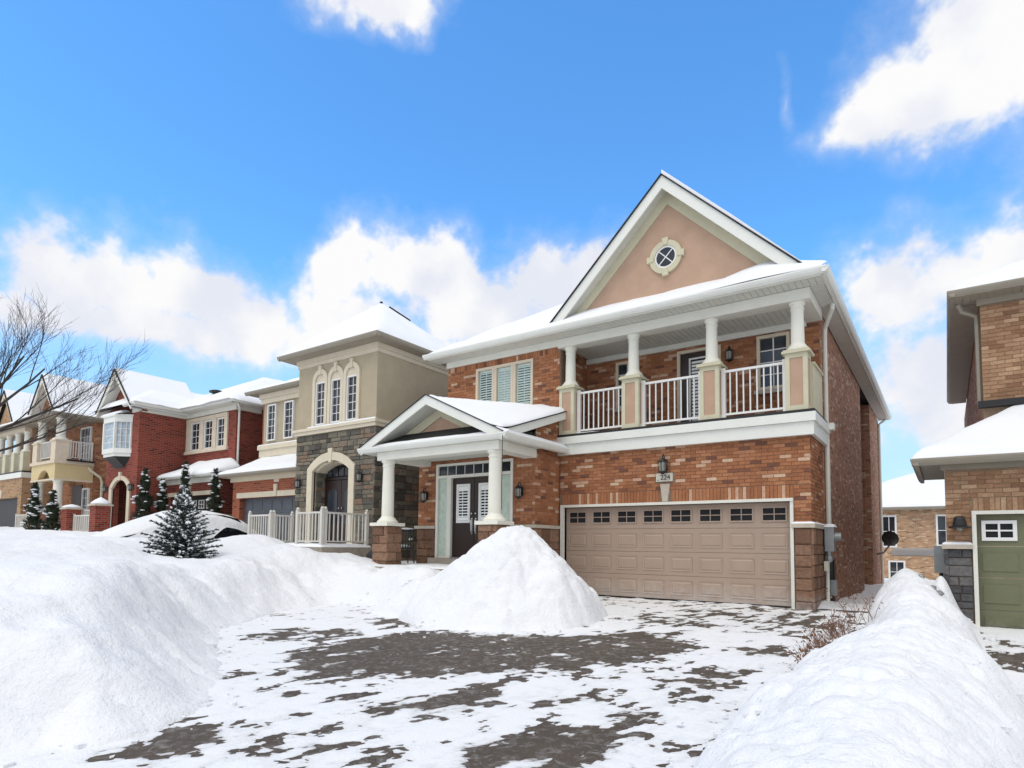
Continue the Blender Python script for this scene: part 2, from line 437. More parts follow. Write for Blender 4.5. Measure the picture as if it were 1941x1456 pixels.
def asphalt_mat(name):
    m, n, l, b = nt(name); g = _geo(n)
    a = _noise(n, l, 180, 3, .8, g); c = _noise(n, l, 1.4, 5, .6, g); d = _noise(n, l, 10, 5, .75, g, .6)
    col = _ramp(n, l, a.outputs['Fac'], [(.35, (.038, .028, .020)), (.58, (.092, .070, .050)), (.72, (.20, .16, .125))])
    col = _mix(n, l, .45, col, _ramp(n, l, c.outputs['Fac'], [(.3, (.3, .3, .3)), (.7, (.66, .66, .66))]), 'OVERLAY')
    col = _mix(n, l, _ramp(n, l, d.outputs['Fac'], [(.50, (0, 0, 0)), (.75, (.5, .5, .5))]), col, (.46, .45, .44))
    l.new(col, b.inputs['Base Color']); b.inputs['Roughness'].default_value = .8
    _bump(n, l, b, a.outputs['Fac'], .5, .006); return m

BRICK_STOPS = [(0.0, (.155, .072, .048)), (.10, (.215, .092, .056)), (.16, (.28, .112, .054)), (.5, (.36, .150, .070)),
               (.80, (.42, .19, .098)), (.84, (.52, .31, .20)), (1.0, (.63, .45, .32))]
M = dict(
    brick=brick_tone_mat('orange_brick', BRICK_STOPS),
    brick_side=brick_wall_mat('side_brickwork', (.36, .165, .098), (.47, .225, .138), (.33, .24, .175), (.62, .44, .31), .12),
    mortar=pm('mortar', (.27, .175, .12), .95, .2, 20, 80, .4),
    brownstone=random_tone_mat('brown_rock_face', [(0, (.155, .086, .055)), (.5, (.22, .125, .080)), (1, (.285, .17, .112))]),
    trim=pm('cream_white_paint', (.74, .73, .645), .5, .04, 2, 30, .08, .002, grime=.10),
    trimw=pm('white_aluminium', (.78, .79, .725), .45, .03, 2, 30, .06, .002, grime=.08),
    soffit=pm('soffit_vinyl', (.62, .615, .55), .6, .05, 3, 20, .1, .002, grime=.1),
    column=pm('column_paint', (.80, .785, .685), .5, .03, 2, 25, .08, .002, grime=.06),
    stucco=pm('gable_stucco', (.50, .335, .235), .95, .08, 2.5, 110, .7, .006),
    pier=pm('pier_stucco', (.60, .565, .405), .9, .05, 3, 120, .5, .004, grime=.08),
    garage=pm('taupe_garage_paint', (.40, .298, .228), .55, .04, 2, 160, .15, .002, grime=.06),
    capstone=pm('cast_stone_cap', (.52, .46, .37), .9, .12, 8, 60, .4, .004, grime=.25),
    deck=pm('concrete_slab', (.33, .29, .235), .9, .15, 6, 50, .5, .004, grime=.3),
    black=pm('black_iron', (.012, .012, .013), .45, .2, 10, 40, .2, .002),
    shingle=pm('dark_shingles', (.028, .025, .024), .95, .35, 14, 50, .7, .01),
    blackflash=pm('black_flashing', (.014, .014, .015), .6, .2, 6),
    doorwood=pm('espresso_door', (.026, .013, .010), .38, .2, 5, 60, .15, .002),
    glassdark=glass_mat('dark_window_glass'),
    glass=clear_glass('clear_window_glass'),
    frost=pm('frosted_sidelight', (.52, .62, .52), .35, .12, 9, 20, .1, .003),
    shutter=pm('white_shutter', (.86, .88, .85), .5, .03, 3),
    curtain=pm('net_curtain', (.42, .50, .56), .8, .25, 5),
    inside=pm('dark_room', (.012, .013, .015), .9, .2, 3),
    rail=pm('rail_paint', (.80, .79, .76), .45, .03, 3),
    winframe=pm('beige_window_frame', (.66, .56, .42), .5, .04, 3),
    metal=pm('grey_metal', (.33, .35, .35), .45, .1, 6, metal=.6),
    plastic=pm('pale_plastic', (.62, .62, .50), .5, .05, 4),
    snow=snow_mat('snow'),
    snowroof=snow_mat('roof_snow', (.84, .86, .885), 2.5, 40, .18, .03),
    asphalt=asphalt_mat('asphalt'),
    stone=random_tone_mat('grey_ashlar', [(0, (.075, .068, .058)), (.25, (.125, .116, .095)), (.55, (.17, .152, .118)), (.8, (.225, .195, .15)), (1, (.21, .14, .098))]),
    stonemortar=pm('stone_mortar', (.25, .225, .175), .95, .2, 12, 60, .4),
    towerstucco=pm('olive_stucco', (.43, .365, .255), .95, .06, 2.5, 110, .6, .006),
    towertrim=pm('sand_trim', (.67, .595, .455), .85, .05, 3, 60, .25, .003, grime=.08),
    brownfascia=pm('taupe_gutter', (.30, .265, .205), .5, .06, 3, grime=.1),
    redbrick=brick_wall_mat('red_brickwork', (.20, .032, .020), (.285, .050, .030), (.22, .13, .10), None, .1),
    h3brick=brick_wall_mat('orange_red_brickwork', (.31, .075, .036), (.39, .105, .05), (.33, .19, .13), None, .1),
    h5brick=brick_wall_mat('amber_brickwork', (.29, .105, .048), (.40, .16, .075), (.30, .20, .13), (.5, .28, .15), .1),
    h6brick=brick_wall_mat('tan_brickwork', (.33, .19, .10), (.45, .28, .155), (.40, .29, .19), None, .1),
    tanmortar=pm('tan_mortar', (.30, .215, .14), .95, .15, 15, 80, .4),
    backbrick=brick_wall_mat('rear_brickwork', (.36, .19, .10), (.47, .28, .155), (.46, .36, .26), (.60, .44, .29), .15),
    yellow=pm('yellow_stucco', (.64, .515, .28), .9, .05, 3, 90, .4, .004),
    cream=pm('cream_stone', (.68, .58, .44), .9, .08, 4, 60, .3, .004, grime=.12),
    greygarage=pm('blue_grey_garage', (.10, .115, .135), .5, .1, 3),
    greengarage=pm('olive_green_garage', (.155, .162, .088), .55, .08, 3, 150, .2, .002, grime=.08),
    darkgarage=pm('black_garage', (.018, .018, .02), .5, .2, 3),
    bark=pm('tree_bark', (.052, .042, .036), .95, .3, 9, 50, .6, .006),
    spruce=pm('spruce_needles', (.028, .050, .043), .8, .35, 12),
    cedar=pm('cedar_leaves', (.026, .038, .018), .85, .4, 12),
    drystem=pm('dry_stems', (.20, .108, .070), .9, .3, 20),
    carpaint=pm('dark_car_paint', (.010, .011, .014), .25, .2, 2),
    tyre=pm('tyre_rubber', (.012, .012, .012), .9, .2, 5),
    chrome=pm('bright_metal', (.62, .62, .62), .2, .05, 4, metal=1.0),
    lampglass=pm('lamp_glass', (.30, .30, .26), .08, .1, 10),
    plaque=pm('plaque_stone', (.60, .57, .48), .85, .08, 12, 60, .3, .003),
    ink=pm('black_numeral', (.01, .01, .01), .6, .1, 5),
)
def salt(mat, z0=0.0, h=.7, k=.5):
    # dried road salt and splash near the ground, in its own ragged shape
    n, l = mat.node_tree.nodes, mat.node_tree.links; b = n['Principled BSDF']; src = b.inputs['Base Color'].links[0].from_socket
    g = _geo(n); sp = n.new('ShaderNodeSeparateXYZ'); l.new(g, sp.inputs[0])
    mr = n.new('ShaderNodeMapRange'); l.new(sp.outputs[2], mr.inputs[0]); mr.inputs[1].default_value = z0 + h; mr.inputs[2].default_value = z0; mr.inputs[3].default_value = 0; mr.inputs[4].default_value = 1
    t = _noise(n, l, 7, 5, .7, g, .5); mu = n.new('ShaderNodeMath'); mu.operation = 'MULTIPLY'; l.new(mr.outputs[0], mu.inputs[0]); l.new(t.outputs['Fac'], mu.inputs[1])
    f = _ramp(n, l, mu.outputs[0], [(.2, (0, 0, 0)), (.62, (k, k, k))]); l.new(_mix(n, l, f, src, (.62, .61, .58)), b.inputs['Base Color'])
salt(M['garage']); salt(M['brownstone'], 0, .5, .5); salt(M['greengarage'], -.35, .6, .4)
TB = brick_tone_mat('tan_brick', [(0, (.24, .125, .07)), (.3, (.33, .185, .105)), (.7, (.41, .245, .145)), (1, (.52, .34, .21))])
GST = random_tone_mat('slate_blocks', [(0, (.07, .07, .075)), (.5, (.115, .112, .112)), (1, (.16, .152, .145))])

# ------------------------------------------------------------------ building helpers
def wall(parent, F, u0, u1, v0, v1, holes, mat, thick=.25, name='wall', w0=.012):
    us = sorted({u0, u1, *[h[0] for h in holes], *[h[1] for h in holes]}); us = [u for u in us if u0 <= u <= u1]
    vs = sorted({v0, v1, *[h[2] for h in holes], *[h[3] for h in holes]}); vs = [v for v in vs if v0 <= v <= v1]
    m = MB()
    for i in range(len(us) - 1):
        for j in range(len(vs) - 1):
            a, b = (us[i] + us[i + 1]) / 2, (vs[j] + vs[j + 1]) / 2
            if any(h[0] < a < h[1] and h[2] < b < h[3] for h in holes): continue
            m.fbox(F, us[i], us[i + 1], w0, thick, vs[j], vs[j + 1])
    return m.build(name, mat, parent)
def layout(u0, u1, v0, v1, holes, course=.075, L=.225, joint=.010):
    out = []; r = 0; v = v0
    while v < v1 - .03:
        h = min(course, v1 - v); mid = v + h / 2
        cuts = sorted((x[0], x[1]) for x in holes if x[2] < mid < x[3])
        segs, a = [], u0
        for c in cuts:
            if c[0] > a: segs.append((a, min(c[0], u1)))
            a = max(a, c[1])
        if a < u1: segs.append((a, u1))
        for s0, s1 in segs:
            x = u0 - (L / 2 if r % 2 else 0)
            while x < s1:
                a0, a1 = max(x, s0), min(x + L, s1)
                if a1 - a0 > .04: out.append((a0 + joint / 2, a1 - joint / 2, v + joint / 2, v + h - joint / 2))
                x += L
        v += course; r += 1
    return out
TONES = None
def rtone():
    if TONES: return random.uniform(.86, .92) if random.random() < TONES[2] else random.uniform(TONES[0], TONES[1])
    t = random.random()
    return random.uniform(.02, .13) if t < .10 else (random.uniform(.82, .97) if t > .90 else random.uniform(.2, .78))
_BM = {}
def brick_mesh(mat, k):
    key = (mat.name, k)
    if key not in _BM:
        t = [.03, .10, .18, .27, .36, .45, .52, .60, .68, .78, .88, .96][k]
        _BM[key] = MB().box(-.5, .5, -.5, .5, -.5, .5, tone=t).mesh('brick', mat)
    return _BM[key]
def bricks(parent, F, cells, mat, parts=False, depth=.03, name='brickwork', proud=.0):
    if parts:
        for a0, a1, b0, b1 in cells:
            t = rtone(); k = min(range(12), key=lambda i: abs([.03, .10, .18, .27, .36, .45, .52, .60, .68, .78, .88, .96][i] - t))
            o = link('brick', brick_mesh(mat, k), parent)
            j = random.uniform(-.002, .003)
            o.location = F((a0 + a1) / 2, depth / 2 - proud + j, (b0 + b1) / 2)
            o.scale = (a1 - a0, depth, b1 - b0) if F.axis == 'x' else (depth, a1 - a0, b1 - b0)
        return None
    m = MB()
    for a0, a1, b0, b1 in cells:
        j = random.uniform(-.002, .003)
        m.fbox(F, a0, a1, j - proud, depth, b0, b1, tone=rtone())
    return m.build(name, mat, parent, kind='stuff')
_SM = {}
def stone_mesh(mat, k):
    key = (mat.name, k)
    if key not in _SM:
        rnd = random.Random(k + 11)
        m = MB(); c = .10
        n = 0
        def j(s=.02): return rnd.uniform(-s, s)
        base = [(-.5, .5, -.5), (.5, .5, -.5), (.5, .5, .5), (-.5, .5, .5)]
        mid = [(-.5, -.25, -.5), (.5, -.25, -.5), (.5, -.25, .5), (-.5, -.25, .5)]
        fr = [(-.5 + c * .6 + j(), -.5 + abs(j(.15)), -.5 + c + j()), (.5 - c * .6 + j(), -.5 + abs(j(.15)), -.5 + c + j()),
              (.5 - c * .6 + j(), -.5 + abs(j(.15)), .5 - c + j()), (-.5 + c * .6 + j(), -.5 + abs(j(.15)), .5 - c + j())]
        m.v = base + mid + fr
        for q in range(4):
            r = (q + 1) % 4
            m.f.append((q, r, 4 + r, 4 + q)); m.f.append((4 + q, 4 + r, 8 + r, 8 + q))
        m.f.append((8, 9, 10, 11)); m.f.append((3, 2, 1, 0))
        _SM[key] = m.mesh('stone', mat)
    return _SM[key]
def stones(parent, F, u0, u1, v0, v1, holes, mat, rows=(.10, .22), lens=(.16, .48), depth=.06, joint=.012, seed=1):
    rnd = random.Random(seed); v = v0; n = 0
    while v < v1 - .02:
        h = rnd.uniform(*rows)
        if v1 - v - h < rows[0] * .7: h = v1 - v
        mid = v + h / 2
        cuts = sorted((x[0], x[1]) for x in holes if x[2] < v + h * .7 and x[3] > v + h * .3)
        segs, a = [], u0
        for c in cuts:
            if c[0] > a: segs.append((a, min(c[0], u1)))
            a = max(a, c[1])
        if a < u1: segs.append((a, u1))
        for s0, s1 in segs:
            x = s0
            while x < s1 - .01:
                L = rnd.uniform(*lens)
                if s1 - x - L < lens[0] * .6: L = s1 - x
                if L > .03:
                    o = link('stone', stone_mesh(mat, rnd.randrange(10)), parent); n += 1
                    dd = depth * rnd.uniform(.8, 1.25)
                    o.location = F(x + L / 2, -dd / 2 + .02, mid)
                    o.scale = (max(.02, L - joint), dd, h - joint)
                    if F.axis == 'y': o.rotation_euler.z = PI / 2 if F.sign > 0 else -PI / 2
                x += L
        v += h
    return n
def window(parent, F, u0, u1, v0, v1, fmat, fw=.05, cols=2, rows=3, dep=.09, glass=None, mun=.012, back=None, sub=True, munmat=None, panes=False):
    """frame proud of the wall, muntin grid, panes"""
    m = MB()
    m.fbox(F, u0, u1, -.015, dep, v0, v0 + fw).fbox(F, u0, u1, -.015, dep, v1 - fw, v1)
    m.fbox(F, u0, u0 + fw, -.015, dep, v0 + fw, v1 - fw).fbox(F, u1 - fw, u1, -.015, dep, v0 + fw, v1 - fw)
    o = m.build('window', fmat, parent)
    a0, a1, b0, b1 = u0 + fw, u1 - fw, v0 + fw, v1 - fw
    g = glass or M['glassdark']
    if panes:
        for i in range(cols):
            for j in range(rows):
                x0, x1 = a0 + (a1 - a0) * i / cols, a0 + (a1 - a0) * (i + 1) / cols
                y0, y1 = b0 + (b1 - b0) * j / rows, b0 + (b1 - b0) * (j + 1) / rows
                MB().fbox(F, x0 + mun / 2, x1 - mun / 2, .045, .05, y0 + mun / 2, y1 - mun / 2).build('pane', g, o)
    else:
        MB().fbox(F, a0, a1, .045, .05, b0, b1).build('pane', g, o)
    if cols > 1 or rows > 1:
        m = MB()
        for i in range(1, cols):
            x = a0 + (a1 - a0) * i / cols; m.fbox(F, x - mun, x + mun, .03, .044, b0, b1)
        for j in range(1, rows):
            y = b0 + (b1 - b0) * j / rows; m.fbox(F, a0, a1, .032, .0435, y - mun, y + mun)
        m.build('muntin', munmat or fmat, o)
    if back is not None:
        MB().fbox(F, a0, a1, .10, .11, b0, b1).build('curtain', back, o)
    return o
def shutters(parent, F, u0, u1, v0, v1, n, mat, w=.065, tilt=.5, rail=.03):
    """louvred interior shutter: a frame and single slats"""
    m = MB()
    m.fbox(F, u0, u0 + rail, w, w + .025, v0, v1).fbox(F, u1 - rail, u1, w, w + .025, v0, v1)
    m.fbox(F, u0 + rail, u1 - rail, w, w + .025, v0, v0 + rail * 1.6).fbox(F, u0 + rail, u1 - rail, w, w + .025, v1 - rail * 1.6, v1)
    c = (u0 + u1) / 2; m.fbox(F, c - .008, c + .008, w - .004, w + .012, v0 + rail, v1 - rail)
    m.build('shutter_frame', mat, parent)
    H = v1 - v0 - rail * 3.2; a0, a1 = u0 + rail, u1 - rail
    for i in range(n):
        vc = v0 + rail * 1.6 + H * (i + .5) / n; hh = H / n * .5
        s = MB(); q = tilt * hh; d = .016
        p = [(w + .012 - d, vc - q), (w + .012 + d, vc + q), (w + .012 + d, vc + q + .006), (w + .012 - d, vc - q + .006)]
        k = len(s.v)
        s.v += [F(a0, x, y) for x, y in p] + [F(a1, x, y) for x, y in p]
        s.f += [(0, 1, 2, 3), (7, 6, 5, 4), (0, 4, 5, 1), (1, 5, 6, 2), (2, 6, 7, 3), (3, 7, 4, 0)]
        s.build('slat', mat, parent)
def lantern(F, u, v, label, s=1.0, group=None, mount=True, n=6):
    """wall lantern: back plate, arm, cage, cap, finial, glass"""
    p = F(u, 0, v); t = thing('wall_lantern', label, 'wall lantern', p, group)
    q = F(u, -.13 * s, v); bx, by = q[0], q[1]
    MB().fbox(F, u - .045 * s, u + .045 * s, -.02, .012, v - .08 * s, v + .12 * s).build('back_plate', M['black'], t)
    a, b_ = F(u, -.01, v + .10 * s), F(u, -.10 * s, v + .22 * s)
    MB().tube([a, F(u, -.05 * s, v + .20 * s), b_, (bx, by, v + .20 * s), (bx, by, v + .16 * s)], .011 * s, 6).build('arm', M['black'], t)
    MB().lathe([(.02 * s, v - .165 * s), (.04 * s, v - .145 * s), (.085 * s, v - .13 * s), (.088 * s, v - .108 * s)], bx, by, n).build('base_ring', M['black'], t)
    MB().lathe([(.095 * s, v + .07 * s), (.10 * s, v + .085 * s), (.055 * s, v + .13 * s), (.02 * s, v + .15 * s), (.012 * s, v + .19 * s)], bx, by, n).build('cap', M['black'], t)
    MB().lathe([(.062 * s, v - .108 * s), (.078 * s, v + .068 * s)], bx, by, n).build('lamp_glass', M['lampglass'], t)
    m = MB()
    for i in range(n):
        an = 2 * PI * (i + .5) / n
        m.tube([(bx + .072 * s * math.cos(an), by + .072 * s * math.sin(an), v - .11 * s), (bx + .088 * s * math.cos(an), by + .088 * s * math.sin(an), v + .07 * s)], .007 * s, 4)
    m.build('cage_bar', M['black'], t)
    return t
def gutter(parent, axis, a0, a1, pos, z, sgn, mat, h=.12, w=.12, name='gutter'):
    """K-profile eaves trough; outline in (out, up), swept along the wall"""
    pr = [(0, 0), (-.06 * w / .12, 0), (-w * .82, h * .35), (-w, h * .75), (-w, h), (-w + .012, h), (-w + .012, h * .8), (0, h * .8)]
    m = MB()
    if axis == 'x': m.prism([(pos + sgn * -p[0], z + p[1]) for p in pr], lambda a, b, t: (t, a, b), a0, a1)
    else: m.prism([(pos + sgn * -p[0], z + p[1]) for p in pr], lambda a, b, t: (a, t, b), a0, a1)
    return m.build(name, mat, parent)
def railing(parent, F, u0, u1, v0, v1, n, mat, post=.06, top=.05, bal=.016, w0=0.0, posts=True, name='railing', ball=False):
    m = MB()
    m.fbox(F, u0, u1, w0 - top / 2, w0 + top / 2, v1 - .05, v1)
    o = m.build(name, mat, parent)
    MB().fbox(F, u0, u1, w0 - .02, w0 + .02, v0 + .08, v0 + .12).build('bottom_rail', mat, o)
    if posts:
        for u in (u0, u1):
            q = MB().fbox(F, u - post / 2, u + post / 2, w0 - post / 2, w0 + post / 2, v0, v1 + .05)
            if ball:
                c = F(u, w0, v1 + .085); q.blob(c, (post * .55,) * 3, 8, 6)
            q.build('post', mat, o)
    for i in range(n):
        u = u0 + (u1 - u0) * (i + 1) / (n + 1)
        MB().fbox(F, u - bal, u + bal, w0 - bal, w0 + bal, v0 + .12, v1 - .05).build('baluster', mat, o)
    return o
def column(parent, cx, cy, z0, z1, r, mat, name='column', plinth=True, n=24):
    h = z1 - z0; p = []
    if plinth:
        p = [(r * 1.75, z0), (r * 1.75, z0 + .04), (r * 1.55, z0 + .06), (r * 1.28, z0 + .11), (r * 1.12, z0 + .135)]
    else: p = [(r, z0)]
    p += [(r * 1.02, z0 + .16), (r * 1.0, z0 + h * .4), (r * .93, z1 - .19), (r * .93, z1 - .16), (r * 1.03, z1 - .15), (r * 1.03, z1 - .125), (r * .95, z1 - .115), (r * .97, z1 - .07), (r * 1.2, z1 - .04), (r * 1.22, z1)]
    m = MB().lathe(p, cx, cy, n)
    return m.build(name, mat, parent, smooth=False)
def hipz(x0, x1, y0, y1, z, p):
    return lambda X, Y: z + p * np.maximum(0, np.minimum(np.minimum(X - x0, x1 - X), np.minimum(Y - y0, y1 - Y)))
def hip_roof(parent, x0, x1, y0, y1, z, p, smat=None, thick=.16, seed=1, n=(26, 30), name='roof', rnd=.3):
    hx, hy = (x1 - x0) / 2, (y1 - y0) / 2; m = MB(); k = min(hx, hy)
    if hx < hy: r = [((x0 + x1) / 2, y0 + hx, z + p * hx), ((x0 + x1) / 2, y1 - hx, z + p * hx)]
    else: r = [(x0 + hy, (y0 + y1) / 2, z + p * hy), (x1 - hy, (y0 + y1) / 2, z + p * hy)]
    a, b, c, d = (x0, y0, z), (x1, y0, z), (x1, y1, z), (x0, y1, z)
    if hx < hy:
        m.quad(a, b, r[0]); m.quad(b, c, r[1], r[0]); m.quad(c, d, r[1]); m.quad(d, a, r[0], r[1])
    else:
        m.quad(a, b, r[1], r[0]); m.quad(b, c, r[1]); m.quad(c, d, r[0], r[1]); m.quad(d, a, r[0])
    m.quad(d, c, b, a)
    o = m.build(name, M['shingle'], parent)
    snow_slab('snow_cover', x0 - .02, x1 + .02, y0 - .02, y1 + .02, n[0], n[1], hipz(x0, x1, y0, y1, z, p), thick, smat or M['snowroof'], o, seed, rnd=rnd, lump=.05)
    return o
def soffit_boards(parent, F2, a0, a1, b0, b1, z, along='x', w=.10, mat=None, name='soffit'):
    """grooved soffit: narrow boards with open joints, running across the overhang"""
    m = MB(); n = max(1, int((a1 - a0) / w)); s = (a1 - a0) / n
    for i in range(n):
        p, q = a0 + i * s + .004, a0 + (i + 1) * s - .004
        if along == 'x': m.box(p, q, b0, b1, z, z + .012)
        else: m.box(b0, b1, p, q, z, z + .012)
    if along == 'x': m.box(a0, a1, b0 + .004, b1 - .004, z + .013, z + .02)
    else: m.box(b0 + .004, b1 - .004, a0, a1, z + .013, z + .02)
    return m.build(name, mat or M['soffit'], parent)
def arch_pts(c, hw, zs, rise, n=14):
    """points of a segmental arch from left spring to right spring"""
    R = (hw * hw + rise * rise) / (2 * rise); a = math.asin(min(1, hw / R)); cz = zs + rise - R
    if rise > hw: a = PI - a
    return [(c + R * math.sin(-a + 2 * a * i / n), cz + R * math.cos(-a + 2 * a * i / n)) for i in range(n + 1)]

# ================================================================== the setting
def drive_z(y): return -0.03 * (13.1 - np.asarray(y, float))
CLEAR = [(-5.4, 1.57), (-5.05, 2.0), (-5.0, 2.43), (-5.42, 3.09), (-6.19, 3.74), (-7.94, 4.67), (-9.39, 5.55), (-10.6, 7.32), (-10.75, 8.6),
         (-9.9, 9.0), (-8.6, 8.9), (-7.75, 9.3), (-7.72, 13.15), (-2.05, 13.15), (-1.7, 13.0), (-1.4, 11.7), (-1.1, 7.7), (-1.25, 6.75), (-1.25, 5.9),
         (-1.2, 4.8), (-1.1, 4.2), (-1.1, 0), (-1.1, -5), (-6.5, -5), (-5.8, 0)]
def poly_sd(X, Y, P):
    """signed distance to a polygon, negative inside"""
    X, Y = np.asarray(X, float), np.asarray(Y, float)
    d = np.full(X.shape, 1e9); ins = np.zeros(X.shape, bool)
    for i in range(len(P)):
        (x0, y0), (x1, y1) = P[i], P[(i + 1) % len(P)]
        ex, ey = x1 - x0, y1 - y0
        t = np.clip(((X - x0) * ex + (Y - y0) * ey) / (ex * ex + ey * ey + 1e-12), 0, 1)
        d = np.minimum(d, np.hypot(X - x0 - t * ex, Y - y0 - t * ey))
        c = ((y0 > Y) != (y1 > Y))
        if y1 != y0: ins ^= c & (X < ex * (Y - y0) / (y1 - y0) + x0)
    return np.where(ins, -d, d)
TP = np.array([(-7.0, 1.6, .62), (-8.0, -1, .85), (-8.6, 3.0, .95), (-10.2, 4.5, .92), (-13.7, 5, 1.22), (-11.6, 5.8, .80), (-12.2, 7.0, .80), (-13.7, 6.9, .78),
               (-15.6, 7, 1.05), (-11.9, 8.1, .82), (-14.4, 9, 1.36), (-12.7, 9, 1.10), (-11.5, 9.3, .74), (-10.6, 9.9, .55), (-12.7, 10.1, .90), (-16, 9.9, 1.15),
               (-17.5, 8, 1.25), (-19, 7.6, 1.28), (-20, 5.5, 1.28), (-25, 8, 1.42), (-25, 10.3, 1.55), (-28, 9.5, 1.58), (-33, 9.8, 1.68), (-40, 10, 1.75), (-19.5, 12.6, .62),
               (-25, 12.6, 1.35), (-30, 4, 1.38), (-14, 2.5, 1.15), (-20, 2, 1.25), (-9.3, 9.75, .60), (-8.4, 9.75, .60), (-10.2, 9.75, .62), (-12.3, 12, .55), (-12.3, 20, .6), (-23, 20, 1.2), (-32, 20, 1.5), (-50, 8, 1.9), (-50, 25, 2.0),
               (-1.0, 15, .02), (-1.0, 20, -.1), (-1.0, 30, -.3), (-1, 45, -1.2), (5, 50, -1.4), (-20, 50, .2), (-8, 11, .5), (4, 5, -.1), (3, 20, -.2), (-8, -6, .9), (-20, -8, 1.1), (5, -6, -.1), (-50, -8, 1.5),
               (-37, 10.8, 1.75), (-35, 12.5, 1.7)])
def snow_target(X, Y):
    num = den = 0.0
    for px, py, pz in TP:
        w = 1.0 / ((X - px) ** 2 + (Y - py) ** 2 + .25) ** 1.6
        num = num + w * pz; den = den + w
    return num / den
def snow_ground_z(X, Y):
    d = poly_sd(X, Y, CLEAR); dz_ = drive_z(np.clip(Y, -6, 16))
    T = snow_target(X, Y) + .11 * fbm(X, Y, .55, 4, 3) + .05 * fbm(X, Y, 2.1, 5, 9, .6)
    right = sstep((X + 2.2) / .8) * (Y < 14.5)
    T = T * (1 - right) + (dz_ + .05 + .03 * fbm(X, Y, 1.5, 3, 5)) * right
    wd = 1.75 + .65 * fbm(X, Y, .7, 4, 21)
    wd = wd * (1 - .62 * np.exp(-((X + 9.3) / 1.7) ** 2 - ((Y - 9.3) / 1.0) ** 2))
    k = sstep((d + .06 * fbm(X, Y, 2.7, 3, 31)) / wd)
    k = k ** .82
    Z = dz_ + (T - dz_) * k
    # wind-cut ledge and shovelled chunks on the bank face
    face = np.exp(-((d - .8) / .7) ** 2) * (1 - right)
    msk = sstep(.5 + 1.4 * fbm(X, Y, .9, 3, 47))
    Z = Z + face * (.11 * fbm(X, Y, 2.3, 5, 41, .65) + .17 * msk * (clods(X, Y, 2.6, 43) - .6) + .05 * (clods(X, Y, 6.5, 44) - .6)) + (1 - face) * (1 - right) * (.035 * msk * (clods(X, Y, 2.2, 45) - .6) + .02 * fbm(X, Y, 6, 3, 49)) * (d > 0)
    q = poly_sd(X, Y, [(.38, -6), (.38, 13.3), (6, 13.3), (6, -6)])
    Z = np.where(q < 0, np.minimum(Z, dz_ - .18), Z)
    return np.where(d < .02, dz_ - .12, Z - .02)
def axis_pts(a, b, fa, fb, fine, coarse):
    p = []
    x = a
    while x < b:
        p.append(x); x += fine if fa <= x < fb else coarse
    p.append(b); return np.array(p)

me = MB(); me.quad((-500, -300, -1.75), (500, -300, -1.75), (500, 700, -1.75), (-500, 700, -1.75))
tag(me.build('ground', M['snow']), 'flat snow-covered ground reaching to the horizon', 'ground', kind='structure')
xs = axis_pts(-60, 9, -17.5, 0.2, .075, .30); ys = axis_pts(-8, 60, 0.5, 13.2, .075, .40)
X, Y = np.meshgrid(xs, ys, indexing='ij')
o = link('snow_ground', grid_mesh('snow_ground', xs, ys, snow_ground_z(X, Y), M['snow']))
tag(o, 'deep snow covering the front lawns left of the driveway', 'snow', kind='structure')

def sheet(name, P, zf, mat, label):
    m = MB(); m.quad(*[(x, y, float(zf(y))) for x, y in P]); return tag(m.build(name, mat), label, 'driveway', kind='structure')
sheet('driveway', [(-12, -8), (-.9, -8), (-.9, 13.4), (-12, 13.4)], lambda y: drive_z(y), M['asphalt'], 'dark asphalt driveway with trodden snow before the taupe garage door')
sheet('neighbour_driveway', [(.1, -8), (8, -8), (8, 13.4), (.1, 13.4)], lambda y: drive_z(y) - .10, M['asphalt'], 'strip of dark asphalt driveway before the green garage door')

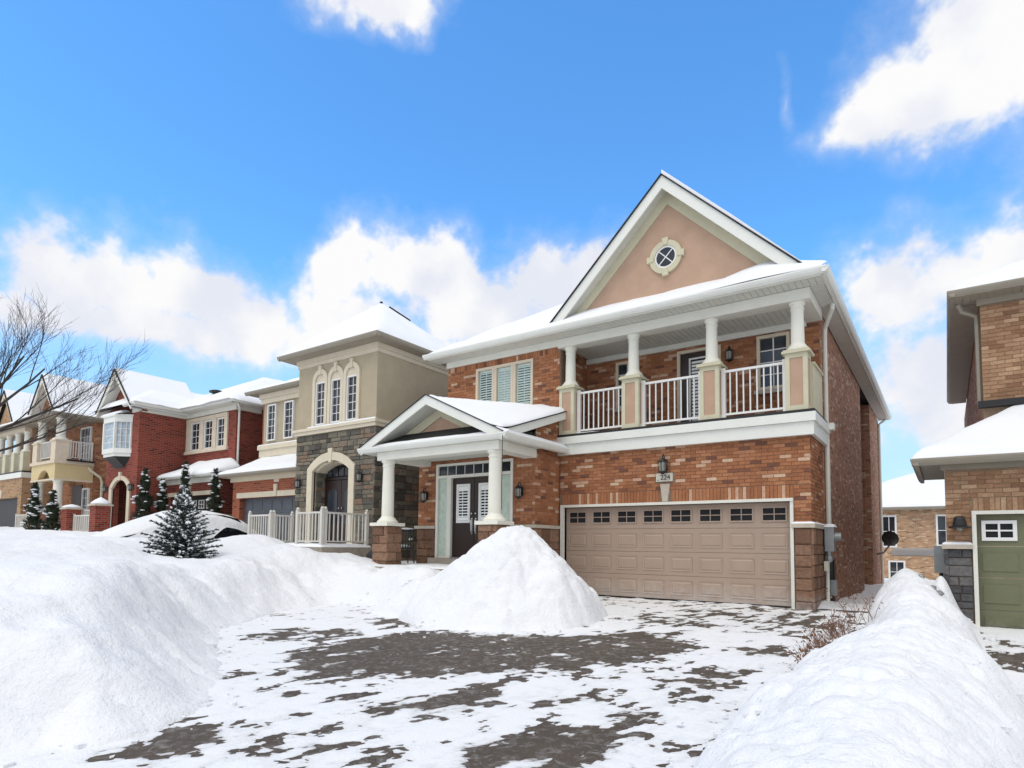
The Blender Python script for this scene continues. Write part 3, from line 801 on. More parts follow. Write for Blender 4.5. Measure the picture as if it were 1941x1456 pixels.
BARE = [[(-6.86,4.77),(-7.06,5.47),(-6.99,6.15),(-6.84,7.32),(-6.19,7.44),(-5.36,7.69),(-4.57,8.20),(-4.08,8.80),(-3.41,9.01),(-2.77,8.27),(-2.91,7.17),(-3.37,6.04),(-3.76,5.70),(-4.35,5.25),(-4.89,4.83),(-5.41,4.34),(-5.63,4.11)],
 [(-4.25,3.68),(-4.19,4.15),(-3.97,4.71),(-3.73,5.12),(-3.38,4.76),(-3.43,4.01),(-3.84,3.86),(-4.00,3.66)], [(-4.96,1.99),(-5.11,2.59),(-4.72,2.85),(-4.57,2.65),(-4.37,2.39),(-4.38,2.07),(-4.64,1.90)],
 [(-2.81,2.94),(-3.00,3.63),(-2.79,4.02),(-2.46,4.37),(-2.04,4.50),(-1.92,3.92),(-2.07,3.44)], [(-2.38,4.93),(-2.19,5.15),(-1.94,5.05),(-2.15,4.67)], [(-3.30,2.93),(-3.37,3.19),(-3.20,3.23),(-3.07,3.03),(-3.16,2.90)],
 [(-8.64,5.45),(-8.69,6.32),(-7.97,6.17),(-7.72,5.28)], [(-8.25,6.29),(-7.96,6.79),(-7.23,6.37),(-7.33,5.78)], [(-8.27,7.64),(-7.78,8.18),(-7.15,7.64),(-7.46,7.11)], [(-2.27,8.47),(-1.82,8.77),(-1.75,8.31),(-2.03,8.05)],
 [(-2.29,6.33),(-2.00,6.47),(-2.00,6.29),(-2.18,6.19)], [(-4.09,2.70),(-4.06,2.85),(-3.87,2.78),(-3.95,2.64)], [(-3.97,2.92),(-3.90,3.10),(-3.68,2.97),(-3.75,2.80)], [(-4.69,3.89),(-4.58,4.18),(-4.41,3.97),(-4.54,3.78)],
 [(-3.13,4.83),(-2.89,5.20),(-2.65,5.25),(-2.84,4.81)], [(-2.22,6.80),(-1.97,7.12),(-1.84,6.63),(-2.06,6.48)], [(-5.44,3.73),(-5.04,3.81),(-5.02,3.67),(-5.20,3.55)]]
PATCH = patch_mat('trodden_snow')
def patch_layer(name, x0, x1, y0, y1, step, polys, zoff, label, cover, seed):
    xs, ys = np.arange(x0, x1, step), np.arange(y0, y1, step)
    X, Y = np.meshgrid(xs, ys, indexing='ij')
    U, V = X * .97 - Y * .24, X * .24 + Y * .97                   # smeared toward the garage by tyres and shovel
    n1, n2 = fbm(X, Y, 1.1, 4, seed), .55 * fbm(U * 1.5, V * .42, 5.0, 5, seed + 7, .66) + .6 * fbm(X, Y, 5.0, 4, seed + 8, .66)
    D = np.full(X.shape, 9.0)
    for P in polys: D = np.minimum(D, poly_sd(X, Y, P))
    n4 = fbm(X, Y, 13.0, 3, seed + 21, .7)
    t = np.clip(D + .13, -.20, .5) / .5 + 1.25 * n2 + .34 * n1 + .40 * n4            # > 0 is snow
    t = np.minimum(t, cover(X, Y) + 1.0 * n2 + .40 * n1 + .30 * n4)
    Z = drive_z(Y) + zoff + np.clip(t, -1, 1.4) * .010 + .006 * n2 * (t > 0) - .0015
    kp = Z > drive_z(Y) + zoff - .010
    me = grid_mesh(name, xs, ys, Z, PATCH, keep=kp)
    co = np.empty(len(me.vertices) * 3); me.vertices.foreach_get('co', co); co = co.reshape(-1, 3)
    ii = np.clip(np.rint((co[:, 0] - x0) / step).astype(int), 0, len(xs) - 1); jj = np.clip(np.rint((co[:, 1] - y0) / step).astype(int), 0, len(ys) - 1)
    at = me.attributes.new('thick', 'FLOAT', 'POINT'); at.data.foreach_set('value', np.clip(t[ii, jj], 0, 1).astype(np.float32))
    o = link(name, me, kind='stuff')
    return tag(o, label, 'snow', kind='stuff')
patch_layer('trodden_snow', -11.2, -.95, 0.6, 13.12, .026, BARE, 0.0, 'thin patchy snow left on the dark driveway', lambda X, Y: .66 - .34 * sstep((Y - 8.5) / 2) * sstep((X + 5.5) / 1.5) - .25 * np.exp(-((X + 3.5) ** 2 + (Y - 2.2) ** 2) / 3.0), 50)
patch_layer('packed_snow', .3, 4.5, 3.0, 13.12, .04, [[(.35, 9.3), (.35, 10.6), (2.2, 10.9), (3, 9.6), (1.2, 9.0)], [(.62, 6.3), (.7, 7.0), (1.5, 7.2), (1.6, 6.4)]], -.10, 'thin packed snow on the driveway before the green garage door', lambda X, Y: .6 + 0 * X, 80)

# ploughed heaps
def heap(name, label, x0, x1, y0, y1, step, zf, cat='snow pile'):
    xs, ys = np.arange(x0, x1, step), np.arange(y0, y1, step)
    X, Y = np.meshgrid(xs, ys, indexing='ij'); Z = zf(X, Y)
    o = link(name, grid_mesh(name, xs, ys, Z, M['snow'], keep=Z > drive_z(np.clip(Y, 0, 16)) - .16)); return tag(o, label, cat)
def pile_z(X, Y):
    dx, dy = X + 6.72 + .38 * fbm(X, Y, .75, 3, 61), Y - 9.75 + .38 * fbm(X, Y, .75, 3, 64)
    a = np.arctan2(dy, dx)
    # radius of the foot by direction: long toward the street and the porch, short toward the garage door
    R = 1.75 + .50 * np.clip(-np.sin(a), 0, 1) + .02 * np.clip(-np.cos(a), 0, 1) - .12 * np.clip(np.sin(a), 0, 1) - .05 * np.cos(a)
    r = np.hypot(dx, dy) / R
    h = np.clip(1 - np.clip(r, 0, 3) ** 1.45, -.4, 1)
    h = 1.66 * np.where(h > 0, h ** 1.02, h)
    def cone(cx, cy, R_, H_, p): return H_ * np.clip(1 - (np.hypot(X - cx + .2 * fbm(X, Y, 1.1, 3, 81), Y - cy + .2 * fbm(X, Y, 1.1, 3, 84)) / R_) ** p, -.4, 1)
    h = np.maximum(h, np.maximum(cone(-7.55, 9.35, 1.35, 1.02, 1.5), cone(-8.35, 9.15, 1.1, .66, 1.8)))
    h = np.maximum(h, cone(-6.0, 9.9, 1.0, .92, 1.7))
    lump = .16 * fbm(X, Y, 1.2, 5, 71, .6) + .17 * (clods(X, Y, 2.2, 77) - .6) * sstep(.55 + fbm(X, Y, .9, 2, 78)) + .07 * (clods(X, Y, 5.0, 79) - .6) + .03 * (clods(X, Y, 10.5, 80) - .6)
    return drive_z(Y) + h + lump * np.clip(h * 3, 0, 1) - .01
heap('snow_pile', 'tall shovelled snow pile before the left end of the garage door', -9.6, -4.2, 6.9, 12.9, .035, pile_z)
def bank_z(X, Y):
    xc = np.interp(Y, [1, 3.5, 4.5, 6, 8, 10, 12, 14, 16], [-.40, -.38, -.42, -.40, -.38, -.42, -.52, -.60, -.65])
    zt = np.interp(Y, [1, 3.2, 4.3, 5.4, 6.5, 8, 9.5, 11, 12.3, 13.3, 14.3, 15.5], [.12, .20, .26, .30, .33, .40, .54, .72, .76, .70, .45, .1])
    wl_ = np.interp(Y, [1, 4, 5, 6, 7, 8, 10, 12, 14], [.84, .84, .95, .98, .88, .60, .52, .62, .6]); wr = np.interp(Y, [1, 5, 7, 9, 11, 14], [.78, .82, .88, .82, .66, .60])
    d = X - xc
    r = np.where(d < 0, -d / wl_, d / wr) * (1 + .26 * fbm(X, Y, .8, 4, 91))
    base = drive_z(np.minimum(Y, 13.1))
    f = np.clip(1 - np.clip(r, 0, 2) ** 1.7, -.35, 1); f = np.where(f > 0, f ** .85, f)
    L = .12 * fbm(X, Y, .8, 5, 95, .6) + .13 * (clods(X, Y, 2.1, 97) - .6) * sstep(.55 + 1.2 * fbm(X, Y, .8, 2, 98)) + .055 * (clods(X, Y, 5.0, 99) - .6) + .032 * (clods(X, Y, 11.0, 100) - .6)
    side = np.exp(-((X + .10) / .22) ** 2 - ((Y - 12.75) / .55) ** 2) * .75
    Z = base + (zt - base) * f + L * np.clip(f * 2.5, 0, 1) - .01
    return np.maximum(Z, np.where(side > .02, base + side, -9))
heap('snow_bank', 'long lumpy snow bank between the two driveways', -1.75, .62, 1.5, 15.6, .032, bank_z, 'snow bank')

# loose lumps of snow broken off the banks
rnd = random.Random(5); m = MB()
def chunk(x, y, z, s):
    # an angular crumb: a jittered, turned box
    a = rnd.uniform(0, PI); ca, sa = math.cos(a), math.sin(a); n0 = len(m.v)
    for (i, j, k) in ((-1, -1, -1), (1, -1, -1), (1, 1, -1), (-1, 1, -1), (-1, -1, 1), (1, -1, 1), (1, 1, 1), (-1, 1, 1)):
        p, q, r = s * i * rnd.uniform(.45, 1.0), s * j * rnd.uniform(.4, .9), s * .55 * k * rnd.uniform(.4, 1)
        m.v.append((x + p * ca - q * sa, y + p * sa + q * ca, z + r + s * .2))
    for q in ((0, 3, 2, 1), (4, 5, 6, 7), (0, 1, 5, 4), (1, 2, 6, 5), (2, 3, 7, 6), (3, 0, 4, 7)): m.f.append(tuple(n0 + i for i in q))
for i in range(len(CLEAR)):
    (x0, y0), (x1, y1) = CLEAR[i], CLEAR[(i + 1) % len(CLEAR)]
    if y0 < .5 or y1 < .5 or (y0 > 12 and y1 > 12) or x0 > -1.9 or x0 == -7.75: continue
    for k in range(int(math.hypot(x1 - x0, y1 - y0) * 9)):
        t_ = rnd.random(); x, y = x0 + (x1 - x0) * t_ + rnd.gauss(0, .16), y0 + (y1 - y0) * t_ + rnd.gauss(0, .16)
        z = max(float(snow_ground_z(np.array([x]), np.array([y]))[0]), float(drive_z(y))); chunk(x, y, z, abs(rnd.gauss(.008, .020)) + .008)
for k in range(150):
    a = rnd.uniform(0, 2 * PI); r = rnd.gauss(2.15, .22); x, y = -6.72 + r * math.cos(a), 9.6 + r * 1.1 * math.sin(a)
    if y > 12.6: continue
    z = max(float(pile_z(np.array([x]), np.array([y]))[0]), float(drive_z(y))); chunk(x, y, z, abs(rnd.gauss(.008, .018)) + .006)
for k in range(230):
    y = rnd.uniform(2.6, 13); x = rnd.choice((-1.35, .42)) + rnd.gauss(0, .22)
    z = max(float(bank_z(np.array([x]), np.array([y]))[0]), float(drive_z(y)) + (.03 if x < 0 else -.09)); chunk(x, y, z, abs(rnd.gauss(.006, .016)) + .006)
tag(m.build('snow_chunks', M['snow']), 'small broken lumps of snow along the feet of the banks', 'snow', kind='stuff')

# ================================================================== the main house
FG = Fr('x', 13.1); FE = Fr('x', 12.0); FS = Fr('y', -2.12); FES = Fr('y', -7.76); FB = Fr('x', 14.5)
H2 = thing('brick_house', 'orange-brown brick house with steep stucco gable, columned balcony and taupe double garage door', 'house', (-6.8, 18, 0))
GX0, GX1, GZ = -7.62, -2.50, 2.10
# --- garage wall: backing, single bricks, soldier course
wall(H2, FG, -7.76, -2.135, -.12, 3.40, [(GX0, GX1, -.12, GZ)], M['mortar'])
SOL0, SOL1 = 2.165, 2.425
cells = layout(-7.75, -2.12, SOL1 + .005, 3.385, [(-5.28, -4.86, 2.60, 2.82)])
cells += layout(-2.435, -2.12, 1.665, SOL1 + .005, [])
bricks(H2, FG, cells, M['brick'], parts=True)
sol = []; x = -7.68
while x < -2.46:
    if not (-5.17 < x + .035 < -4.93): sol.append((x + .005, x + .07, SOL0, SOL1 - .005))
    x += .075
TONES = (.3, .74, .10)
bricks(H2, FG, sol, M['brick'], parts=False, name='soldier_course', proud=.004)
TONES = None
MB().prism([(-5.11, 2.17), (-4.99, 2.17), (-4.94, 2.56), (-5.16, 2.56)], XZ, 13.055, 13.115).build('keystone', M['capstone'], H2)
# --- corner pilaster: rock-face blocks below, cap, bricks above on the return wall
stones(H2, FG, -2.43, -2.12, -.06, 1.57, [], M['brownstone'], (.19, .24), (.30, .34), .07, seed=3)
stones(H2, FS, 13.06, 14.62, -.06, 1.57, [], M['brownstone'], (.19, .24), (.24, .42), .06, seed=4)
MB().box(-2.475, -2.055, 13.02, 14.66, 1.575, 1.655).build('stone_cap', M['capstone'], H2)
MB().box(-2.44, -2.06, 13.03, 13.3, -.16, -.045).build('footing', M['deck'], H2)
snow_slab('snow_cover', -2.47, -2.06, 13.03, 14.5, 5, 9, lambda X, Y: 1.655 + 0 * X, .05, M['snowroof'], H2, 5, rnd=.06, lump=.01)
wall(H2, FS, 13.36, 14.62, -.12, 3.4, [], M['mortar'], thick=.2)
bricks(H2, FS, layout(13.11, 14.6, 1.665, 3.385, []), M['brick'])
# --- garage door frame and sectional door
m = MB(); m.box(-7.70, -7.62, 13.03, 13.30, -.02, 2.10).box(-2.50, -2.44, 13.05, 13.30, -.02, 2.10).box(-7.70, -2.44, 13.03, 13.30, 2.10, 2.16)
m.build('garage_frame', M['trim'], H2)
gd = MB(); YD = 13.2
for k in range(4):
    gd.box(GX0, GX1, YD, YD + .05, .035 + k * .516, .035 + (k + 1) * .516 - .006)
gd = gd.build('garage_door', M['garage'], H2)
MB().box(GX0, GX1, YD + .005, YD + .045, -.02, .034).build('door_seal', M['black'], gd)
pw = (GX1 - GX0) / 8
for k in range(4):
    for i in range(8):
        x0, x1 = GX0 + pw * i + .075, GX0 + pw * (i + 1) - .075; z0, z1 = .035 + k * .516 + .10, .035 + (k + 1) * .516 - .11
        if k < 3:
            m = MB(); a = .028
            # pressed panel: sloping groove and raised field
            yo, yi = YD - .001, YD + .016
            P = [(x0, z0), (x1, z0), (x1, z1), (x0, z1)]; Q = [(x0 + a, z0 + a), (x1 - a, z0 + a), (x1 - a, z1 - a), (x0 + a, z1 - a)]; S = [(x0 + 2 * a, z0 + 2 * a), (x1 - 2 * a, z0 + 2 * a), (x1 - 2 * a, z1 - 2 * a), (x0 + 2 * a, z1 - 2 * a)]
            for e in range(4):
                f_ = (e + 1) % 4
                m.quad((P[e][0], yo - .010, P[e][1]), (P[f_][0], yo - .010, P[f_][1]), (Q[f_][0], yo - .002, Q[f_][1]), (Q[e][0], yo - .002, Q[e][1]))
                m.quad((Q[e][0], yo - .002, Q[e][1]), (Q[f_][0], yo - .002, Q[f_][1]), (S[f_][0], yo - .014, S[f_][1]), (S[e][0], yo - .014, S[e][1]))
                m.quad((P[e][0], yo, P[e][1]), (P[f_][0], yo, P[f_][1]), (P[f_][0], yo - .010, P[f_][1]), (P[e][0], yo - .010, P[e][1]))
            m.quad(*[(s[0], yo - .014, s[1]) for s in S])
            m.build('panel', M['garage'], gd)
        else:
            z0 += .02; z1 += .02; m = MB(); f_ = .03
            m.box(x0, x1, YD - .02, YD - .001, z0, z0 + f_).box(x0, x1, YD - .02, YD - .001, z1 - f_, z1).box(x0, x0 + f_, YD - .02, YD - .001, z0 + f_, z1 - f_).box(x1 - f_, x1, YD - .02, YD - .001, z0 + f_, z1 - f_)
            c, d = (x0 + x1) / 2, (z0 + z1) / 2
            m.box(c - .009, c + .009, YD - .016, YD - .001, z0 + f_, z1 - f_).box(x0 + f_, x1 - f_, YD - .015, YD - .001, d - .009, d + .009)
            m.build('window_frame', M['garage'], gd)
            for (p, q) in ((x0 + f_, c - .009), (c + .009, x1 - f_)):
                for (r, s) in ((z0 + f_, d - .009), (d + .009, z1 - f_)):
                    MB().box(p, q, YD - .006, YD - .002, r, s).build('pane', M['inside'], gd)
# --- white band under the balcony, black membrane edge
m = MB(); m.box(-7.76, -2.03, 12.99, 13.12, 3.38, 3.635).box(-2.105, -2.03, 13.12, 14.66, 3.38, 3.635)
m.build('band', M['trimw'], H2)
m = MB(); m.box(-7.76, -1.99, 12.94, 13.12, 3.638, 3.815).box(-2.065, -1.99, 13.12, 14.66, 3.638, 3.815)
m.build('band', M['trimw'], H2)
MB().box(-7.76, -2.01, 12.96, 14.49, 3.818, 3.875).build('balcony_floor', M['blackflash'], H2)
snow_slab('snow_cover', -7.3, -2.1, 13.0, 13.34, 40, 5, lambda X, Y: 3.873 + 0 * X, .03, M['snowroof'], H2, 8, rnd=.1, lump=.03)
# --- upper left wall with the triple window
W0, W1, WZ0, WZ1 = -10.44, -8.57, 4.72, 5.975
wall(H2, FG, -11.45, -7.78, 3.40, 6.30, [(W0, W1, WZ0, WZ1)], M['mortar'])
bricks(H2, FG, layout(-11.45, -7.79, 4.2, 6.0, [(W0 - .005, W1 + .005, WZ0, WZ1 + .02)]), M['brick'])
sol = [(-11.44 + i * .075 + .005, -11.44 + i * .075 + .07, 5.985, 6.135) for i in range(48)]
bricks(H2, FG, sol, M['brick'], name='soldier_course')
tw = (W1 - W0) / 3
for i in range(3):
    a, b = W0 + tw * i + .003, W0 + tw * (i + 1) - .003
    w = window(H2, FG, a, b, WZ0, WZ1, M['winframe'], fw=.07, cols=1, rows=1, glass=M['glass'], dep=.12)
    shutters(w, FG, a + .075, b - .075, WZ0 + .075, WZ1 - .075, 15, M['shutter'], tilt=[.62, .95, .75][i])
    MB().fbox(FG, a + .07, b - .07, .115, .12, WZ0 + .07, WZ1 - .07).build('dark_room', M['inside'], w)
# left side wall of the house, back wall
MB().box(-11.45, -11.25, 12.26, 13.36, -.2, 3.4).box(-11.45, -11.25, 13.361, 28.29, -.2, 6.3).build('wall', M['brick_side'], H2)
# --- balcony: return wall, back wall, door, windows
BD = (-5.28, -4.22, 3.875, 5.94); BW = (-3.42, -2.72, 4.72, 5.97); BL = (-6.92, -6.3, 4.72, 5.93)
wall(H2, FB, -7.78, -2.135, 3.80, 6.30, [BD, BW, BL], M['mortar'])
bricks(H2, FB, layout(-7.76, -2.12, 3.88, 6.26, [BD, BW, BL]), M['brick'])
FR = Fr('y', -7.76)
wall(H2, FR, 13.36, 14.5, 3.875, 6.3, [], M['mortar'], thick=.2)
bricks(H2, FR, layout(13.36, 14.5, 3.88, 6.26, []), M['brick'])
m = MB(); m.fbox(FB, BD[0], BD[0] + .07, -.02, .12, BD[2], BD[3]).fbox(FB, BD[1] - .07, BD[1], -.02, .12, BD[2], BD[3]).fbox(FB, BD[0] + .07, BD[1] - .07, -.02, .12, BD[3] - .07, BD[3])
bd = m.build('balcony_door', M['winframe'], H2)
MB().fbox(FB, BD[0] + .07, BD[1] - .07, .05, .10, BD[2], BD[3] - .07).build('door_leaf', M['doorwood'], bd)
m = MB(); q = (BD[0] + .28, BD[1] - .2, BD[2] + .25, BD[3] - .20)
for (a, b, c, d) in ((q[0], q[1], q[2], q[2] + .04), (q[0], q[1], q[3] - .04, q[3]), (q[0], q[0] + .04, q[2] + .04, q[3] - .04), (q[1] - .04, q[1], q[2] + .04, q[3] - .04)): m.fbox(FB, a, b, .03, .049, c, d)
m.build('glazing_frame', M['rail'], bd)
MB().fbox(FB, q[0] + .04, q[1] - .04, .04, .048, q[2] + .04, q[3] - .04).build('pane', M['glassdark'], bd)
for i in range(18):
    z = q[2] + .08 + i * (q[3] - q[2] - .14) / 18; MB().fbox(FB, q[0] + .07, q[1] - .07, .030, .038, z, z + .05).build('slat', M['shutter'], bd)
w = window(H2, FB, *BW[:2], BW[2], BW[3], M['winframe'], fw=.07, cols=2, rows=4, glass=M['glassdark'], munmat=M['rail'], panes=True)
w2 = window(H2, FB, *BL[:2], BL[2], BL[3], M['winframe'], fw=.07, cols=2, rows=4, glass=M['glassdark'], munmat=M['rail'])
for q in (BW, BL): MB().fbox(FB, q[0] - .06, q[1] + .06, -.06, .05, q[2] - .09, q[2] - .002).build('window_sill', M['capstone'], H2)
# piers, columns, beam
PX = [-7.53, -5.85, -4.04, -2.33]; PY = 13.21
for i, px in enumerate(PX):
    h = .205; z0, z1 = 3.876, 5.02
    m = MB(); m.box(px - h + .02, px + h - .02, PY - h + .02, PY + h - .02, z0, z1)
    fr = .085
    for F, c in ((Fr('x', PY - h), px), (Fr('y', px + h), PY), (Fr('y', px - h, -1), PY)):
        hh = h if F.axis == 'x' else h - .02
        m.fbox(F, c - hh, c - h + fr, 0, .02, z0, z1).fbox(F, c + h - fr, c + hh, 0, .02, z0, z1)
        m.fbox(F, c - h + fr, c + h - fr, 0, .02, z0, z0 + .10).fbox(F, c - h + fr, c + h - fr, 0, .02, z1 - .09, z1)
    p = m.build('pier', M['pier'], H2)
    for F, c in ((Fr('x', PY - h), px), (Fr('y', px + h), PY)):
        MB().fbox(F, c - h + fr + .002, c + h - fr - .002, .014, .024, z0 + .102, z1 - .092).build('panel', M['stucco'], p)
    MB().box(px - .26, px + .26, PY - .26, PY + .26, z1 + .001, z1 + .045).box(px - .235, px + .235, PY - .235, PY + .235, z1 + .045, z1 + .075).build('pier_cap', M['pier'], p)
    column(H2, px, PY, z1 + .076, 6.08, .125, M['column'])
m = MB(); m.box(-7.80, -2.06, 13.02, 13.38, 6.081, 6.30).box(-2.36, -2.06, 13.38, 14.49, 6.081, 6.30); m.build('beam', M['trim'], H2)
soffit_boards(H2, None, -7.7, -2.37, 13.385, 14.49, 6.13, 'x', .12, name='balcony_ceiling')
MB().box(-7.75, -2.37, 14.43, 14.488, 6.0, 6.128).build('frieze', M['trim'], H2)
for (a, b) in ((0, 1), (1, 2), (2, 3)):
    u0, u1 = PX[a] + .245, PX[b] - .245
    railing(H2, Fr('x', PY), u0, u1, 3.885, 4.93, 8, M['rail'], post=.085, top=.06, bal=.013)
MB().box(-2.20, -2.09, PY + .21, 14.49, 3.876, 4.86).box(-2.23, -2.06, PY + .21, 14.49, 4.861, 4.91).build('knee_wall', M['pier'], H2)
# --- eaves
MB().box(-11.47, -7.81, 13.05, 13.10, 6.14, 6.305).build('frieze', M['trim'], H2)
MB().box(-11.78, -1.80, 12.60, 12.63, 6.31, 6.44).build('fascia', M['trim'], H2)
gutter(H2, 'x', -11.88, -1.69, 12.60, 6.33, -1, M['trimw'])
MB().box(-1.80, -1.77, 12.63, 28.55, 6.31, 6.44).build('fascia', M['trim'], H2)
gutter(H2, 'y', 12.49, 28.6, -1.77, 6.332, 1, M['trimw'])
soffit_boards(H2, None, -11.78, -1.80, 12.64, 13.06, 6.308, 'x', .12)
soffit_boards(H2, None, 13.07, 28.5, -2.11, -1.81, 6.309, 'y', .12)
# --- side wall with its recess
MB().box(-2.34, -2.12, 14.63, 22.1, -.4, 6.3).box(-2.34, -2.12, 25.0, 28.3, -.5, 6.3).box(-3.6, -3.4, 22.1, 25.2, -.5, 6.3).box(-3.4, -2.35, 25.0, 25.2, -.5, 6.3).box(-11.45, -2.12, 28.3, 28.5, -.5, 6.3).build('wall', M['brick_side'], H2)
# --- hipped roof and front gable
hip_roof(H2, -11.85, -1.76, 12.575, 28.6, 6.45, .64, thick=.08, seed=11, rnd=.5)
GCX, GAP, GEZ, GHW = -5.05, 9.56, 6.55, 3.06
sl_ = (GAP - GEZ) / GHW
def rake(side, off0, off1, y0, y1, name, mat, par):
    """board along one slope between vertical offsets below the roof line"""
    q = lambda o: min(GHW, (GAP - o - 6.50) / sl_)
    a, b = q(off0), q(off1)
    return MB().prism([(GCX, GAP - off0), (GCX + side * a, GAP - off0 - a * sl_), (GCX + side * b, GAP - off1 - b * sl_), (GCX, GAP - off1)], XZ, y0, y1).build(name, mat, par)
m = MB(); e0 = .05
for sd in (-1, 1):
    ex = GCX + sd * (GHW + .04); m.prism([(GCX, GAP + .03), (ex, GEZ + .0), (ex, GEZ - .03), (GCX, GAP)], XZ, 12.90, 17.5)
gr = m.build('gable_roof', M['shingle'], H2)
for sd in (-1, 1):
    ex = GCX + sd * (GHW + .02)
    # snow lying back from the edge of each slope
    t_ = .05 if sd < 0 else .09
    MB().prism([(GCX, GAP + .03), (ex, GEZ + .005), (ex, GEZ + .005 + t_ * .4), (GCX + sd * GHW * .5, (GAP + GEZ) / 2 + t_ + .03), (GCX, GAP + .04 + t_)], XZ, 12.99 if sd < 0 else 12.93, 17.4).build('snow_cover', M['snowroof'], gr)
    rake(sd, .001, .30, 12.94, 12.985, 'bargeboard', M['trimw'], H2)
    rake(sd, .20, .235, 12.986, 13.30, 'soffit', M['soffit'], H2)
    rake(sd, .236, .52, 13.262, 13.30, 'gable_frieze', M['pier'], H2)
k = .236 / sl_
MB().prism([(GCX, GAP - .236), (GCX - GHW + .24, GEZ - .02), (GCX - GHW + .24, GEZ - .06), (GCX + GHW - .24, GEZ - .06), (GCX + GHW - .24, GEZ - .02)], XZ, 13.301, 13.6).build('gable_wall', M['stucco'], H2)
# round window
RC = (-5.09, 7.80)
def ring(r0, r1, y0, y1, n=32, c=RC, a0=0.0, a1=2 * PI):
    o_ = [(c[0] + r1 * math.cos(a0 + (a1 - a0) * i / n), c[1] + r1 * math.sin(a0 + (a1 - a0) * i / n)) for i in range(n + 1)]
    i_ = [(c[0] + r0 * math.cos(a0 + (a1 - a0) * i / n), c[1] + r0 * math.sin(a0 + (a1 - a0) * i / n)) for i in range(n + 1)]
    return MB().strip(o_, i_, XZ, y0, y1)
rw = ring(.262, .385, 13.245, 13.31).build('round_window', M['pier'], H2)
ring(.222, .258, 13.262, 13.31).build('window_frame', M['rail'], rw)
MB().lathe([(.223, 0), (.223, .01)], 0, 0, 32)
dm = MB(); dm.prism([(RC[0] + .221 * math.cos(2 * PI * i / 32), RC[1] + .221 * math.sin(2 * PI * i / 32)) for i in range(32)], XZ, 13.285, 13.295); dm.build('pane', M['glassdark'], rw)
for s_ in (1, -1):
    a = PI / 4 * s_; ca, sa = math.cos(a), math.sin(a); h, b = .221, .011
    MB().prism([(RC[0] + ca * p - sa * q, RC[1] + sa * p + ca * q) for p, q in ((-h, -b), (h, -b), (h, b), (-h, b))], XZ, 13.272 - .002 * s_, 13.283).build('muntin', M['rail'], rw)
for a in (0, PI / 2, PI, 3 * PI / 2):
    ca, sa = math.cos(a), math.sin(a)
    MB().prism([(RC[0] + ca * p - sa * q, RC[1] + sa * p + ca * q) for p, q in ((.28, -.05), (.44, -.075), (.44, .075), (.28, .05))], XZ, 13.225, 13.31).build('key_block', M['pier'], rw)
# pent roof at the foot of the gable with drifted snow
pent = MB().prism([(12.52, 6.452), (13.30, 6.75), (13.30, 6.452)], YZ, -8.1, -1.76).build('pent_roof', M['shingle'], H2)
def pent_z(X, Y):
    d = (Y - 12.52) / .78
    drift = .30 * np.exp(-((X + 2.9) / .95) ** 2) + .10 * np.exp(-((X + 4.6) / 1.3) ** 2) + .02
    return 6.455 + .30 * d + drift * np.clip(d, 0, 1) ** .7
snow_slab('snow_cover', -8.15, -1.78, 12.555, 13.32, 60, 9, pent_z, .04, M['snowroof'], pent, 15, rnd=.09, lump=.03)
# --- downspouts
m = MB(); m.tube([(-1.83, 14.25, 6.34), (-1.83, 14.25, 6.22), (-2.04, 14.72, 5.98), (-2.06, 14.78, 5.8), (-2.06, 14.78, 3.9)], .045, 8)
m.tube([(-2.06, 14.78, 3.9), (-2.06, 14.80, .95)], .05, 8); m.build('downspout', M['trim'], H2)
MB().tube([(-2.05, 14.80, .95), (-2.05, 14.80, .0), (-1.98, 14.62, -.1)], .075, 8).build('downspout_boot', M['black'], H2)
MB().box(-2.06, -2.0, 14.95, 15.2, -.1, .95).build('black_board', M['black'], H2)
m = MB(); m.box(-2.0, -1.9, 14.62, 14.82, 3.72, 3.86); m.build('scupper', M['trimw'], H2)
MB().tube([(-1.83, 28.3, 6.33), (-1.95, 28.2, 6.2), (-2.07, 28.15, 6.1), (-2.07, 28.15, -.3)], .05, 6).build('downspout', M['trim'], H2)

# --- entry block
DX0, DX1, DZ0, DZ1 = -10.82, -8.39, .83, 3.24
wall(H2, FE, -11.45, -7.775, .4, 3.5, [(DX0, DX1, .4, DZ1)], M['mortar'])
bricks(H2, FE, layout(-11.45, -7.765, 1.665, 3.30, [(DX0, DX1, 0, 3.26)]), M['brick'])
bricks(H2, FE, [(-11.44 + i * .075 + .005, -11.44 + i * .075 + .07, 3.31, 3.47) for i in range(49)], M['brick'], name='soldier_course')
stones(H2, FE, -11.46, -10.83, .62, 1.575, [], M['brownstone'], (.14, .26), (.22, .42), .06, seed=6)
stones(H2, FE, -8.38, -7.73, .0, 1.575, [], M['brownstone'], (.16, .26), (.22, .42), .06, seed=7)
FE2 = Fr('y', -7.76)
m = MB(); m.prism([(12.25, -.1), (13.1, -.1), (13.1, 4.38), (12.25, 4.10)], YZ, -7.96, -7.768); m.build('wall', M['mortar'], H2)
cl = [c for c in layout(12.0, 13.095, 1.665, 4.35, []) if c[3] < 4.02 + .33 * (c[0] - 12.0)]
bricks(H2, FE2, cl, M['brick'])
stones(H2, FE2, 11.96, 13.08, -.05, 1.575, [], M['brownstone'], (.16, .26), (.22, .42), .05, seed=8)
m = MB(); m.box(-11.52, -10.82, 11.93, 12.05, 1.578, 1.655).box(-8.39, -7.70, 11.93, 12.05, 1.578, 1.655).box(-7.76, -7.70, 12.05, 13.02, 1.578, 1.655); m.build('stone_cap', M['capstone'], H2)
